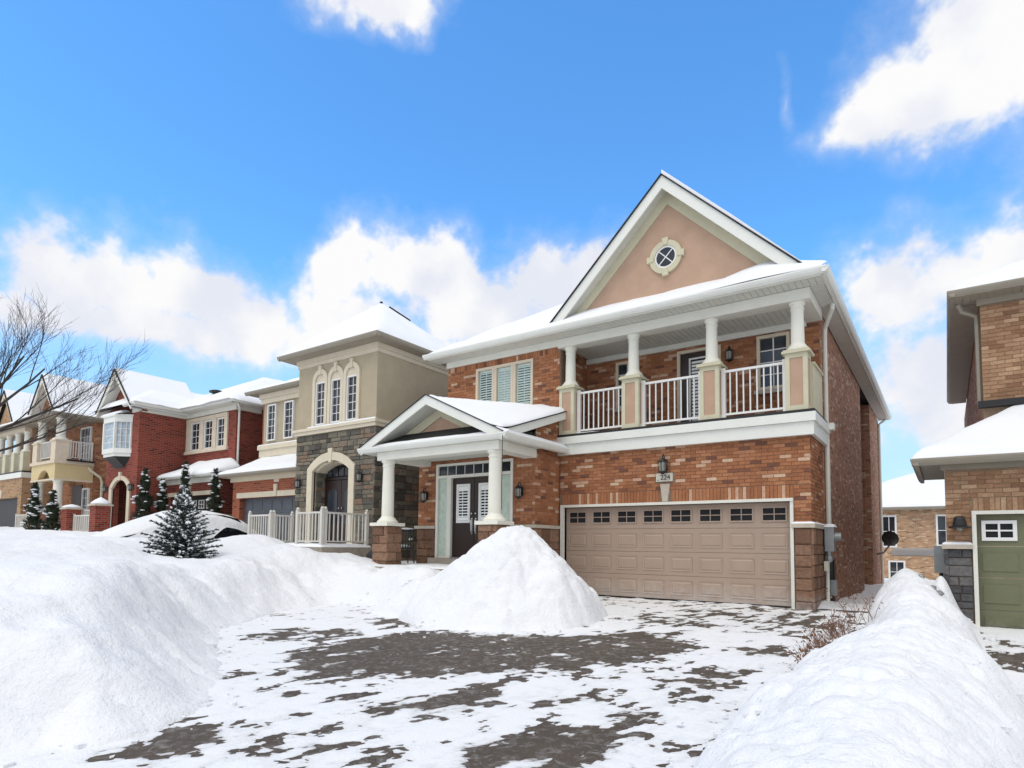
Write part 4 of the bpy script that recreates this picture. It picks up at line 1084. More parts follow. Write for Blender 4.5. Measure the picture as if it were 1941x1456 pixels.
# door set: frame, transom, sidelights, two leaves
FD = Fr('x', 12.0)
m = MB()
for a, b in ((DX0, DX0 + .07), (DX1 - .07, DX1), (-10.45, -10.31), (-8.90, -8.76)): m.fbox(FD, a, b, -.02, .14, DZ0, 2.90 if a not in (DX0, DX1 - .07) else DZ1)
m.fbox(FD, DX0 + .07, DX1 - .07, -.02, .14, DZ1 - .06, DZ1).fbox(FD, DX0 + .07, DX1 - .07, -.022, .14, 2.865, 2.94)
ds = m.build('entrance', M['trim'], H2)
n = 8; a0, a1 = DX0 + .075, DX1 - .075
for i in range(n):
    p, q = a0 + (a1 - a0) * i / n, a0 + (a1 - a0) * (i + 1) / n
    MB().fbox(FD, p + .008, q - .008, .03, .035, 2.945, DZ1 - .065).build('pane', M['glassdark'], ds)
    if i: MB().fbox(FD, p - .0075, p + .0075, .015, .04, 2.945, DZ1 - .065).build('muntin', M['rail'], ds)
for a, b in ((-10.745, -10.455), (-8.755, -8.465)):
    MB().fbox(FD, a, b, .03, .05, DZ0 + .05, 2.86).build('sidelight', M['frost'], ds)
    MB().fbox(FD, a, b, .01, .06, DZ0, DZ0 + .048).build('sidelight_sill', M['trim'], ds)
for a, b, hs_ in ((-10.308, -9.612, 1), (-9.598, -8.902, -1)):
    dl = MB().fbox(FD, a, b, .06, .11, DZ0 + .03, 2.86).build('door', M['doorwood'], H2)
    p, q, r, s = a + .14, b - .12, 1.72, 2.70
    m = MB()
    for (c, d, e, f_) in ((p, q, r, r + .055), (p, q, s - .055, s), (p, p + .055, r + .055, s - .055), (q - .055, q, r + .055, s - .055)): m.fbox(FD, c, d, .035, .0595, e, f_)
    m.build('glazing_frame', M['rail'], dl)
    MB().fbox(FD, p + .055, q - .055, .052, .0595, r + .055, s - .055).build('pane', M['inside'], dl)
    m = MB(); m.fbox(FD, p + .058, q - .058, .042, .05, r + .06, r + .14).fbox(FD, p + .058, q - .058, .042, .05, s - .18, s - .06)
    for u in (p + .06, (p + q) / 2 - .03, q - .075): m.fbox(FD, u, u + .018, .042, .05, r + .14, s - .18)
    m.build('shutter_frame', M['shutter'], dl)
    for i in range(9):
        z = r + .15 + i * .073; MB().fbox(FD, p + .06, q - .06, .044, .052, z, z + .030).build('slat', M['shutter'], dl)
    hx = b - .055 if hs_ > 0 else a + .055
    m = MB(); m.tube([FD(hx, .055, 1.80), FD(hx, .01, 1.79), FD(hx, .0, 1.68), FD(hx, .02, 1.50), FD(hx, .055, 1.48)], .013, 6).fbox(FD, hx - .02, hx + .02, .045, .059, 1.44, 1.84); m.blob(FD(hx, .035, 1.95), (.028, .028, .028), 8, 6)
    m.build('handle', M['chrome'], dl)
MB().fbox(FD, DX0 - .12, DX1 + .1, -.16, .11, .68, DZ0 - .003).build('door_step', M['deck'], H2)
MB().fbox(FD, -10.31, -8.9, -.03, .10, DZ0, DZ0 + .028).build('threshold', M['metal'], H2)
# --- porch slab, piers, columns, beams
MB().box(-11.7, -7.45, 9.86, 11.99, .30, .655).build('porch_slab', M['deck'], H2)
snow_slab('snow_cover', -11.5, -7.5, 9.9, 11.80, 20, 12, lambda X, Y: .655 + 0 * X, .03, M['snowroof'], H2, 21, rnd=.12, lump=.02)
for cx in (-11.15, -7.90):
    cy = 10.62; h = .25
    MB().box(cx - h + .03, cx + h - .03, cy - h + .03, cy + h - .03, .3, 1.60).build('porch_pier', M['mortar'], H2)
    stones(H2, Fr('x', cy - h + .03), cx - h, cx + h, .55, 1.6, [], M['brownstone'], (.19, .24), (.2, .5), .06, seed=int(30 - cx))
    stones(H2, Fr('y', cx + h - .03), cy - h, cy + h, .55, 1.6, [], M['brownstone'], (.19, .24), (.2, .5), .06, seed=int(50 - cx))
    m = MB(); m.box(cx - .30, cx + .30, cy - .30, cy + .30, 1.602, 1.68); m.build('plinth', M['column'], H2)
    column(H2, cx, cy, 1.681, 3.20, .145, M['column'])
m = MB(); m.box(-11.37, -7.68, 10.44, 10.80, 3.201, 3.40).box(-8.05, -7.72, 10.80, 11.98, 3.201, 3.40).box(-11.33, -11.0, 10.80, 11.98, 3.201, 3.40); m.build('porch_beam', M['trim'], H2)
MB().box(-11.0, -8.05, 10.80, 11.98, 3.33, 3.35).build('porch_ceiling', M['soffit'], H2)
MB().box(-11.80, -7.52, 10.40, 10.438, 3.404, 3.47).box(-7.60, -7.52, 10.439, 13.0, 3.404, 3.47).build('fascia', M['trim'], H2)
MB().box(-11.80, -7.61, 10.439, 11.99, 3.404, 3.42).build('soffit', M['soffit'], H2)
gutter(H2, 'x', -11.93, -7.42, 10.40, 3.40, -1, M['trimw'])
gutter(H2, 'y', 10.29, 13.02, -7.52, 3.401, 1, M['trimw'])
# porch roof: skirt, gable and lean-to meeting in valleys
PC, PA, PEZ, PHW = -9.71, 4.60, 3.56, 2.17
ps = (PA - PEZ) / PHW
MB().prism([(10.36, 3.50), (10.90, 3.87), (11.3, 3.80), (13.0, 3.78), (13.0, 3.50)], YZ, -11.7, -7.79).prism([(-7.47, 3.49), (-7.775, 3.62), (-7.775, 3.49)], XZ, 10.42, 13.04).build('skirt_roof', M['shingle'], H2)
def porch_z(X, Y):
    g = PA - ps * np.abs(X - PC); s = 3.66 + .335 * (Y - 10.67)
    return np.maximum(g, s)
xs = np.linspace(-11.86, -7.58, 70); ys = np.linspace(10.36, 13.09, 50)
X, Y = np.meshgrid(xs, ys, indexing='ij')
pr_ = link('porch_roof', grid_mesh('porch_roof', xs, ys, porch_z(X, Y), M['shingle'], smooth=False), H2)
def porch_s(X, Y):
    g = PA - ps * np.abs(X - PC); s = 3.66 + .335 * (Y - 10.67); k = .16
    s = s + .24 * sstep((Y - 10.7) / 1.3) * sstep((-7.58 - X) / .75); k = .34
    h = np.clip(.5 + .5 * (g - s) / k, 0, 1)
    z = s * (1 - h) + g * h + k * h * (1 - h)
    # the valley is drifted full: a flat fill from ridge end to wall to eave corner
    A = np.array([(-9.71, 10.40, 1), (-7.6, 13.05, 1), (-7.62, 10.62, 1)]); pl_ = np.linalg.solve(A, np.array([4.60, 4.50, 3.64]))
    return np.where(X > -9.75, np.maximum(z, np.minimum(pl_[0] * X + pl_[1] * Y + pl_[2], 4.52)), z)
snow_slab('snow_cover', -11.88, -7.585, 10.42, 13.09, 50, 40, porch_s, .06, M['snowroof'], pr_, 25, rnd=.12, lump=.03)
for sd in (-1, 1):
    ex = PC + sd * PHW
    MB().prism([(PC, PA), (ex, PEZ), (ex, PEZ - .20), (PC, PA - .22)], XZ, 10.345, 10.385).build('bargeboard', M['trimw'], H2)
    MB().prism([(PC, PA - .14), (ex, PEZ - .12), (ex, PEZ - .16), (PC, PA - .18)], XZ, 10.386, 10.90).build('soffit', M['soffit'], H2)
    MB().prism([(PC, PA - .19), (PC + sd * 1.15, 3.86), (PC + sd * .67, 3.86), (PC, PA - .42)], XZ, 10.862, 10.90).build('gable_frieze', M['pier'], H2)
    MB().prism([(PC, PA + .018), (ex + sd * .03, PEZ + .006), (ex + sd * .03, PEZ - .012), (PC, PA)], XZ, 10.32, 10.42).build('drip_edge', M['blackflash'], H2)
MB().prism([(PC, PA - .2), (PC - 1.13, 3.86), (PC + 1.13, 3.86)], XZ, 10.901, 11.0).build('gable_wall', M['stucco'], H2)
MB().prism([(10.62, 3.66), (13.05, 4.46), (13.05, 4.28), (10.62, 3.47)], YZ, -7.58, -7.55).build('rake_fascia', M['trimw'], H2)
MB().prism([(10.60, 3.675), (13.07, 4.485), (13.07, 4.462), (10.60, 3.655)], YZ, -7.60, -7.52).build('drip_edge', M['blackflash'], H2)
MB().prism([(10.9, 3.62), (13.05, 4.30), (13.05, 4.27), (10.9, 3.59)], YZ, -7.76, -7.581).build('soffit', M['soffit'], H2)
for x0, x1, y0, y1, sd in ((-11.9, -7.46, 10.345, 10.52, 3), (-7.77, -7.465, 10.345, 13.06, 4)):
    base = (lambda X, Y: 3.505 + .66 * (Y - 10.36).clip(0)) if sd == 3 else (lambda X, Y: 3.49 + .42 * np.clip(-7.46 - X, 0, 1))
    snow_slab('snow_cover', x0, x1, y0, y1, 40 if sd == 3 else 8, 6 if sd == 3 else 26, base, .05 if sd == 3 else .10, M['snowroof'], H2, 26 + sd, rnd=.09, lump=.02)

# --- fittings on the main house
lantern(FG, -5.06, 2.95, 'black lantern over the garage door, above the number plaque', 1.15)
lantern(FE, -11.15, 2.42, 'black lantern left of the front door under the porch', 1.0)
lantern(FE, -8.15, 2.42, 'black lantern right of the front door, beside the sidelight', 1.0)
lantern(FB, -4.0, 5.62, 'black lantern on the balcony wall beside the balcony door', 1.0)
pq = MB().fbox(FG, -5.26, -4.88, -.03, .012, 2.615, 2.80).build('house_number_plaque', M['plaque'])
tag(pq, 'pale house number plaque reading 224 under the garage lantern', 'number plaque')
def text(body, size, loc, parent, mat, name='numerals', rot=(PI / 2, 0, 0)):
    cu = bpy.data.curves.new(name, 'FONT'); cu.body = body; cu.size = size; cu.extrude = .003; cu.align_x = 'CENTER'; cu.resolution_u = 3
    to = bpy.data.objects.new(name, cu); COL.objects.link(to)
    dg = bpy.context.evaluated_depsgraph_get(); me_ = bpy.data.meshes.new_from_object(to.evaluated_get(dg))
    bpy.data.objects.remove(to)
    me_.materials.clear(); me_.materials.append(mat)
    o_ = bpy.data.objects.new(name, me_); COL.objects.link(o_); o_.location = loc; o_.rotation_euler = rot; o_.parent = parent; return o_
text('224', .155, (-5.045, 13.068, 2.655), pq, M['ink'])
MB().fbox(FG, -5.225, -5.205, -.033, -.028, 2.64, 2.66).build('dot', M['ink'], pq)
# electric meter
t = thing('electric_meter', 'grey electric meter box on the brick corner beside the downspout', 'meter box', (-2.0, 14.2, 1.35))
MB().box(-2.05, -1.88, 14.12, 14.42, 1.12, 1.62).build('box', M['metal'], t)
MB().lathe([(.085, 0), (.085, .1), (.06, .14)], 0, 0, 14)
m = MB(); m.tube([(-1.88, 14.27, 1.42), (-1.76, 14.27, 1.42)], .085, 14); m.build('dial', M['metal'], t)
snow_slab('snow_cover', -2.06, -1.86, 14.10, 14.44, 4, 5, lambda X, Y: 1.62 + 0 * X, .07, M['snowroof'], t, 2, rnd=.06, lump=.0)
m = MB(); m.tube([(-2.0, 14.27, 1.12), (-2.0, 14.27, .9)], .06, 8); m.blob((-2.0, 14.27, .98), (.09, .08, .1), 8, 6); m.build('fitting', M['metal'], t)
MB().box(-2.05, -1.97, 13.98, 14.14, .72, .92).build('yellow_box', M['plastic'], t)
MB().tube([(-2.02, 14.2, .9), (-2.02, 14.2, -.08)], .035, 8).build('conduit', M['trimw'], t)
m = MB(); m.box(-2.02, -1.90, 14.5, 14.66, .2, .52); m.build('junction_box', M['metal'], t)
# satellite dish
t = thing('satellite_dish', 'dark round satellite dish on the far end of the brick side wall', 'satellite dish', (-2.1, 26.6, 1.1))
MB().tube([(-2.12, 26.6, 1.0), (-1.9, 26.4, 1.05), (-1.68, 26.3, 1.35), (-1.68, 26.25, 1.55)], .035, 6).build('mast', M['metal'], t)
m = MB(); c = Vector((-1.68, 26.2, 1.56)); ax = Vector((.35, -1, .25)).normalized(); u_ = ax.orthogonal().normalized(); v_ = ax.cross(u_); k = 20
m.v.append(tuple(c)); 
for r, dd in ((.17, .02), (.28, .05)):
    for i in range(k):
        a = 2 * PI * i / k; m.v.append(tuple(c + (u_ * math.cos(a) + v_ * math.sin(a)) * r + ax * dd))
for i in range(k):
    j = (i + 1) % k; m.f.append((0, 1 + i, 1 + j)); m.f.append((1 + i, 1 + k + i, 1 + k + j, 1 + j))
m.build('dish', M['black'], t)
MB().tube([tuple(c), tuple(c + ax * .4 - Vector((0, 0, .1)))], .015, 5).build('feed_arm', M['black'], t)
# rain chain at the porch corner
tag(MB().tube([(-7.47, 10.28, 3.45), (-7.46, 10.27, 2.9), (-7.48, 10.28, 2.35), (-7.46, 10.27, 1.9)], .007, 4).build('rain_chain', M['black']), 'thin dark rain chain hanging from the porch gutter corner', 'rain chain')

# ================================================================== house with the stone tower
H3 = thing('tower_house', 'house with olive stucco and grey stone entrance tower, left of the main house', 'house', (-17.8, 18, .5))
FT = Fr('x', 12.04); FTS = Fr('y', -13.2); TX0, TX1 = -16.8, -13.2
AC, AHW = -15.08, .84          # entrance arch
ah = [(AC - AHW, AC + AHW, .4, 3.62)]
wall(H3, FT, TX0, TX1, .2, 4.52, ah, M['stonemortar'])
wall(H3, FTS, 12.29, 25.9, .2, 4.52, [], M['stonemortar'])
stones(H3, FT, TX0, TX1, .62, 4.50, [(AC - 1.08, AC + 1.08, .4, 3.50), (AC - .8, AC + .8, 3.4, 3.82)], M['stone'], (.10, .22), (.16, .46), .055, seed=12)
stones(H3, FTS, 12.0, 14.6, .62, 4.50, [], M['stone'], (.12, .24), (.2, .52), .05, seed=13)
# arch surround
ou, inn = arch_pts(AC, 1.08, 3.45, .46), arch_pts(AC, .84, 3.36, .30)
sr = MB(); sr.strip(ou, inn, XZ, 11.97, 12.10); sr.box(AC - 1.08, AC - .84, 11.97, 12.10, 1.08, 3.36); sr.box(AC + .84, AC + 1.08, 11.97, 12.10, 1.08, 3.36)
sr.prism([(AC - 1.08, 3.36), (AC - .84, 3.36), (AC - 1.08, 3.452)], XZ, 11.971, 12.10); sr.prism([(AC + 1.08, 3.36), (AC + .84, 3.36), (AC + 1.08, 3.452)], XZ, 11.971, 12.10)
sr = sr.build('arch_surround', M['towertrim'], H3)
MB().prism([(AC - .06, 3.6), (AC + .06, 3.6), (AC + .1, 4.02), (AC - .1, 4.02)], XZ, 11.95, 12.09).build('keystone', M['towertrim'], sr)
m = MB(); m.box(AC - .84, AC - .80, 12.10, 12.5, 1.08, 3.5).box(AC + .80, AC + .84, 12.10, 12.5, 1.08, 3.5); m.build('porch_wall', M['stonemortar'], H3)
MB().strip(arch_pts(AC, .84, 3.36, .30), arch_pts(AC, .80, 3.33, .27), XZ, 12.10, 12.5).build('arch_soffit', M['towertrim'], H3)
stones(H3, Fr('y', AC - .80, 1), 12.10, 12.5, 1.08, 3.35, [], M['stone'], (.10, .2), (.16, .4), .04, seed=14)
MB().box(AC - .9, AC + .9, 12.5, 12.55, 1.0, 3.8).build('door_recess', M['inside'], H3)
for a, b in ((AC - .78, AC - .01), (AC + .01, AC + .78)):
    d = MB().box(a, b, 12.43, 12.49, 1.10, 3.10).build('door', M['doorwood'], H3)
    c0, c1 = a + .16, b - .16
    o1 = [(c0, 1.75)] + arch_pts((a + b) / 2, (c1 - c0) / 2, 2.72, .12, 8) + [(c1, 1.75)]
    MB().prism(o1, XZ, 12.418, 12.429).build('pane', M['glassdark'], d)
    m = MB(); hx = b - .06 if a < AC - .1 else a + .06
    m.blob((hx, 12.40, 2.02), (.03, .03, .03), 8, 6).blob((hx, 12.40, 2.24), (.03, .03, .03), 8, 6); m.build('handle', M['chrome'], d)
tr = MB().box(AC - .78, AC + .78, 12.43, 12.47, 3.12, 3.20).build('transom', M['doorwood'], H3)
for i in range(5):
    a = AC - .66 + i * .265; MB().box(a, a + .22, 12.425, 12.45, 3.23, 3.50 - .025 * abs(i - 2) ** 2).build('pane', M['glassdark'], tr)
# sill course
m = MB(); m.box(TX0 - .06, TX1 + .06, 11.96, 12.3, 4.525, 4.63).box(TX0 - .10, TX1 + .10, 11.92, 12.3, 4.632, 4.72)
m.box(TX1 - .2, TX1 + .06, 12.301, 16.9, 4.525, 4.63).box(TX1 - .2, TX1 + .10, 12.301, 16.9, 4.632, 4.72); m.build('sill_course', M['towertrim'], H3)
snow_slab('snow_cover', TX0 + .6, TX1 + .05, 11.93, 12.035, 40, 3, lambda X, Y: 4.72 + 0 * X, .055, M['snowroof'], H3, 31, rnd=.04, lump=.015)
# stucco storey with three arched windows
WS = [(-15.93, -15.47), (-15.20, -14.74), (-14.49, -14.02)]; WB, WT = 4.80, 6.14
hl = [(a, b, WB, WT + .24) for a, b in WS]
wall(H3, FT, TX0, TX1, 4.72, 7.0, hl, M['towerstucco'], w0=0)
wall(H3, FTS, 12.29, 25.9, 4.52, 7.0, [], M['towerstucco'], w0=0)
for a, b in WS:
    c = (a + b) / 2; hw = (b - a) / 2
    w = window(H3, FT, a, b, WB, WT, M['rail'], fw=.045, cols=2, rows=5, glass=M['glassdark'], mun=.009)
    m = MB(); m.prism([(a, WT)] + arch_pts(c, hw, WT + .0, .24, 10) + [(b, WT)], XZ, 12.03, 12.06); m.build('arch_panel', M['towertrim'], w)
    m = MB(); m.strip(arch_pts(c, hw + .12, WT, .40, 12), arch_pts(c, hw, WT, .25, 12), XZ, 11.985, 12.04)
    m.box(a - .12, a - .001, 11.985, 12.04, 4.722, WT).box(b + .001, b + .12, 11.985, 12.04, 4.722, WT)
    su = m.build('window_surround', M['towertrim'], w)
    MB().prism([(c - .04, WT + .22), (c + .04, WT + .22), (c + .07, WT + .50), (c - .07, WT + .50)], XZ, 11.965, 12.039).build('keystone', M['towertrim'], w)
m = MB()
for k, (z0, z1, pr) in enumerate(((6.68, 6.80, .03), (6.802, 6.94, .07))):
    m.box(TX0 - pr, TX1 + pr, 12.04 - pr, 12.3, z0, z1).box(TX1 - .1, TX1 + pr, 12.301, 17, z0, z1).box(TX0 - pr, TX0 + .1, 12.301, 14.4, z0, z1)
m.build('cornice', M['towertrim'], H3)
m = MB(); m.box(TX0 - .40, TX1 + .36, 11.67, 17, 6.943, 6.96); m.build('soffit', M['brownfascia'], H3)
gutter(H3, 'x', TX0 - .52, TX1 + .48, 11.67, 6.95, -1, M['brownfascia']); gutter(H3, 'y', 11.56, 17.0, TX1 + .36, 6.951, 1, M['brownfascia'])
gutter(H3, 'y', 11.56, 13.9, TX0 - .40, 6.951, -1, M['brownfascia'])
hip_roof(H3, TX0 - .47, TX1 + .43, 11.60, 16.0, 7.06, .88, thick=.11, seed=33, n=(24, 24), name='tower_roof')
m = MB(); m.tube([(-14.85, 13.98, 8.95), (-14.6, 14.22, 8.74), (-14.35, 14.46, 8.53)], .055, 5); m.blob((-15.02, 13.8, 9.10), (.06, .06, .03)); m.build('bare_ridge', M['shingle'], H3)
# main body behind, garage
MB().box(-22.3, -13.26, 14.47, 26, .2, 7.0).build('wall', M['h3brick'], H3)
FU = Fr('x', 14.35)
wall(H3, FU, -22.3, -16.6, 3.5, 7.0, [], M['h3brick'], thick=.1, w0=0)
by = Fr('x', 14.13)
MB().box(-21.98, -16.85, 14.20, 14.349, 4.55, 6.62).build('bay', M['towerstucco'], H3)
for a, b in ((-21.66, -21.12), (-20.58, -20.02), (-19.5, -18.95)):
    w = window(H3, by, a, b, 5.12, 6.55, M['rail'], fw=.05, cols=2, rows=5, mun=.009, glass=M['glassdark'])
m = MB(); m.box(-22.06, -16.85, 14.10, 14.349, 6.621, 6.80).box(-22.12, -16.85, 14.04, 14.349, 6.801, 6.99); m.build('bay_cornice', M['towertrim'], H3)
m = MB(); m.box(-22.06, -16.85, 14.08, 14.199, 4.50, 4.78).box(-22.12, -16.85, 14.03, 14.199, 4.781, 4.95); m.build('bay_sill', M['towertrim'], H3)
snow_slab('snow_cover', -22.1, -16.9, 14.03, 14.19, 20, 3, lambda X, Y: 4.95 + 0 * X, .05, M['snowroof'], H3, 35, rnd=.05, lump=.01)
MB().box(-22.65, -16.9, 13.90, 14.348, 7.0, 7.02).build('soffit', M['brownfascia'], H3)
gutter(H3, 'x', -22.75, -17.2, 13.90, 7.0, -1, M['brownfascia'])
hip_roof(H3, -22.7, -12.78, 13.85, 26.4, 7.10, .42, thick=.14, seed=36)
FGA = Fr('x', 13.2)
wall(H3, FGA, -22.3, -16.75, .2, 3.56, [(-21.82, -17.0, .2, 2.82)], M['h3brick'], w0=0, thick=.3)
m = MB(); xx = -21.98
while xx < -16.9:
    m.box(xx + .003, min(xx + .55, -16.8) - .003, 13.16, 13.24, 2.822, 3.02); xx += .55
m.build('lintel', M['towertrim'], H3)
MB().prism([(-19.58, 2.83), (-19.46, 2.83), (-19.42, 3.26), (-19.62, 3.26)], XZ, 13.13, 13.19).build('keystone', M['towertrim'], H3)
MB().box(-19.66, -19.36, 13.17, 13.195, 3.34, 3.52).build('number_stone', M['towertrim'], H3)
g3 = MB()
for k in range(4): g3.box(-21.82, -17.0, 13.42, 13.47, .55 + k * .57, .55 + k * .57 + .562)
g3 = g3.build('garage_door', M['greygarage'], H3)
for k in range(4):
    for i in range(8):
        x0 = -21.82 + .6025 * i + .07; z0 = .55 + k * .57 + .1; MB().box(x0, x0 + .46, 13.405, 13.419, z0, z0 + .36).build('panel', M['greygarage'], g3)
m = MB(); m.box(-22.36, -16.78, 13.12, 13.198, 3.44, 3.60); m.build('frieze', M['towertrim'], H3)
MB().box(-22.65, -16.85, 12.86, 13.3, 3.602, 3.62).build('soffit', M['towertrim'], H3)
gutter(H3, 'x', -22.72, -16.85, 12.86, 3.60, -1, M['brownfascia'])
lr = MB().prism([(12.80, 3.72), (14.19, 4.42), (14.19, 3.7)], YZ, -22.7, -16.83).build('garage_roof', M['shingle'], H3)
snow_slab('snow_cover', -22.72, -16.83, 12.76, 14.19, 30, 14, lambda X, Y: 3.73 + .5 * (Y - 12.8) * np.clip((X + 22.72) / .9, 0, 1) ** .5, .12, M['snowroof'], lr, 37, rnd=.13, lump=.04)
# porch slab and two railings
MB().box(-17.9, -13.15, 10.25, 12.03, .75, 1.07).build('porch_slab', M['deck'], H3)
snow_slab('snow_cover', -17.9, -13.2, 10.27, 12.0, 20, 10, lambda X, Y: 1.07 + 0 * X, .09, M['snowroof'], H3, 39, rnd=.12, lump=.04)
RM = pm('weathered_rail_paint', (.66, .64, .58), .6, .06, 4)
railing(H3, Fr('x', 10.36), -14.32, -13.3, 1.12, 2.0, 7, RM, post=.085, bal=.014, ball=True)
railing(H3, Fr('y', -13.3), 10.46, 11.88, 1.12, 2.0, 9, RM, post=.085, bal=.014, ball=True)
railing(H3, Fr('x', 11.2), -17.9, -16.8, 1.12, 2.03, 8, RM, post=.085, bal=.014, ball=True)
railing(H3, Fr('y', -16.8), 11.3, 11.95, 1.12, 2.03, 5, RM, post=.085, bal=.014, ball=True)
lantern(FT, -16.55, 3.02, 'black lantern on the stone tower, left of its arched doorway', 1.0)
lantern(FT, -13.72, 3.08, 'black lantern on the stone tower, right of its arched doorway', 1.0)

# ================================================================== red brick house
H4 = thing('red_brick_house', 'dark red brick house with small steep gable and white oriel window', 'house', (-27, 18, 1))
F4 = Fr('x', 11.96); F4S = Fr('y', -27.35)
A4, HW4 = -28.78, .72
wall(H4, F4, -30.3, -27.35, 1.0, 6.75, [(A4 - HW4, A4 + HW4, 1.0, 3.78)], M['redbrick'], w0=0)
MB().box(-27.55, -27.35, 12.211, 14.1, 1.0, 6.7).box(-30.3, -30.1, 12.211, 24, 1, 6.7).build('wall', M['redbrick'], H4)
m = MB(); m.strip(arch_pts(A4, HW4 + .25, 3.45, .50), arch_pts(A4, HW4, 3.42, .36), XZ, 11.90, 12.0)
m.box(A4 - HW4 - .25, A4 - HW4, 11.90, 12.0, 1.6, 3.45).box(A4 + HW4, A4 + HW4 + .25, 11.90, 12.0, 1.6, 3.45); sr = m.build('arch_surround', M['towertrim'], H4)
MB().prism([(A4 - .07, 3.75), (A4 + .07, 3.75), (A4 + .1, 4.1), (A4 - .1, 4.1)], XZ, 11.88, 11.99).build('keystone', M['towertrim'], sr)
MB().box(A4 - HW4, A4 + HW4, 12.75, 12.8, 1.2, 3.9).build('porch_wall', M['redbrick'], H4)
MB().box(A4 - HW4, A4 - HW4 + .45, 12.7, 12.75, 1.6, 3.0).build('door', M['doorwood'], H4)
MB().box(A4 - .25, A4 - .05, 12.66, 12.75, 1.6, 3.2).build('door_jamb', M['cream'], H4)
w = window(H4, Fr('x', 12.66), A4 - .02, A4 + .66, 1.7, 3.05, M['rail'], fw=.06, cols=1, rows=1, glass=M['frost'])
# oriel window
BC, BHW = -29.0, .98
bay = [(BC - BHW, 11.96), (BC - BHW * .52, 11.52), (BC + BHW * .52, 11.52), (BC + BHW, 11.96)]
orl = MB().prism([(p[0] * 1 + (p[0] - BC) * .06, p[1] - .05 * (p[1] < 11.9)) for p in bay], XY, 4.86, 5.06).prism([(p[0], p[1]) for p in bay], XY, 4.72, 4.859)
orl.prism([(p[0] + (p[0] - BC) * .05, p[1] - .04 * (p[1] < 11.9)) for p in bay], XY, 6.18, 6.42).prism([(p[0] + (p[0] - BC) * .09, p[1] - .08 * (p[1] < 11.9)) for p in bay], XY, 6.421, 6.50)
for i, p in enumerate(bay[:]): orl.prism([(p[0] - .05, p[1] - .05), (p[0] + .05, p[1] - .05), (p[0] + .05, p[1] + .05), (p[0] - .05, p[1] + .05)], XY, 5.06, 6.18)
orl = orl.build('oriel_window', M['trimw'], H4)
m = MB(); m.prism([(BC + (p[0] - BC) * .93, p[1] + .02) for p in bay], XY, 5.061, 6.179); m.build('pane', M['curtain'], orl)
m = MB()
for k in (1, 2, 3):
    z = 5.06 + 1.12 * k / 4
    m.prism([(BC + (p[0] - BC) * .945, p[1] + .012) for p in bay], XY, z - .012, z + .012)
for t_ in (.33, .66):
    px, py = bay[2][0] + (bay[3][0] - bay[2][0]) * t_, bay[2][1] + (bay[3][1] - bay[2][1]) * t_; m.box(px - .015, px + .015, py, py + .03, 5.06, 6.18)
m.build('muntin', M['rail'], orl)
b2 = MB(); 
for i in range(3):
    p, q = bay[i], bay[i + 1]; b2.quad((p[0], p[1], 4.72), (q[0], q[1], 4.72), (BC + (q[0] - BC) * .5, 11.955, 4.28), (BC + (p[0] - BC) * .5, 11.955, 4.28))
b2.build('oriel_base', M['black'], orl)
snow_slab('snow_cover', BC - .9, BC + .9, 11.46, 11.95, 12, 8, lambda X, Y: 6.50 + .25 * (Y - 11.46) + 0 * X, .14, M['snowroof'], orl, 41, rnd=.2, lump=.01)
# steep gable
G4C, G4A, G4Z, G4W = -28.78, 8.42, 6.72, 1.62
for sd in (-1, 1):
    ex = G4C + sd * G4W
    MB().prism([(G4C, G4A), (ex, G4Z), (ex, G4Z - .17), (G4C, G4A - .3)], XZ, 11.50, 11.54).build('bargeboard', M['trim'], H4)
    MB().prism([(G4C, G4A - .18), (ex, G4Z - .1), (ex, G4Z - .13), (G4C, G4A - .23)], XZ, 11.541, 11.95).build('soffit', M['soffit'], H4)
    g_ = MB().prism([(G4C, G4A + .05), (ex, G4Z + .03), (ex, G4Z), (G4C, G4A)], XZ, 11.46, 14.5).build('gable_roof', M['shingle'], H4)
    MB().prism([(G4C, G4A + .12), (ex + sd * .04, G4Z + .10), (ex + sd * .04, G4Z - .03), (G4C, G4A + .052)], XZ, 11.52, 14.5).build('snow_cover', M['snowroof'], g_)
MB().prism([(G4C, G4A - .24), (G4C - G4W + .05, G4Z - .12), (G4C + G4W - .05, G4Z - .12)], XZ, 11.951, 12.2).build('gable_wall', M['redbrick'], H4)
# wing over the garage
F4U = Fr('x', 13.93)
wall(H4, F4U, -27.35, -23.5, 3.6, 6.72, [(-27.15, -24.15, 5.08, 6.40)], M['redbrick'], w0=0)
MB().box(-23.7, -23.5, 14.181, 24, 1.0, 6.7).build('wall', M['redbrick'], H4)
m = MB(); m.box(-27.30, -24.05, 13.86, 14.0, 6.36, 6.52).box(-27.36, -24.0, 13.83, 14.0, 4.96, 5.10)
for a, b in ((-27.30, -27.0), (-26.22, -25.9), (-25.2, -24.9), (-24.28, -24.05)): m.box(a, b, 13.87, 14.0, 5.10, 6.36)
sr = m.build('window_surround', M['cream'], H4)
for a, b in ((-26.99, -26.23), (-25.89, -25.21), (-24.89, -24.29)):
    w = window(H4, Fr('x', 13.93), a, b, 5.11, 6.35, M['rail'], fw=.06, cols=2, rows=4, mun=.012, glass=M['glassdark'])
m = MB(); m.box(-27.30, -23.42, 13.86, 13.928, 6.56, 6.74).box(-27.349, -27.28, 12.0, 13.859, 6.56, 6.74).box(-23.49, -23.42, 13.929, 15, 6.56, 6.74).box(-27.9, -27.28, 11.89, 11.958, 6.56, 6.74); m.build('frieze', M['trim'], H4)
m = MB(); m.box(-27.34, -23.1, 13.55, 13.93, 6.742, 6.76).box(-27.34, -26.96, 11.6, 13.549, 6.742, 6.76).box(-23.49, -23.1, 13.931, 15.2, 6.742, 6.76); m.build('soffit', M['soffit'], H4)
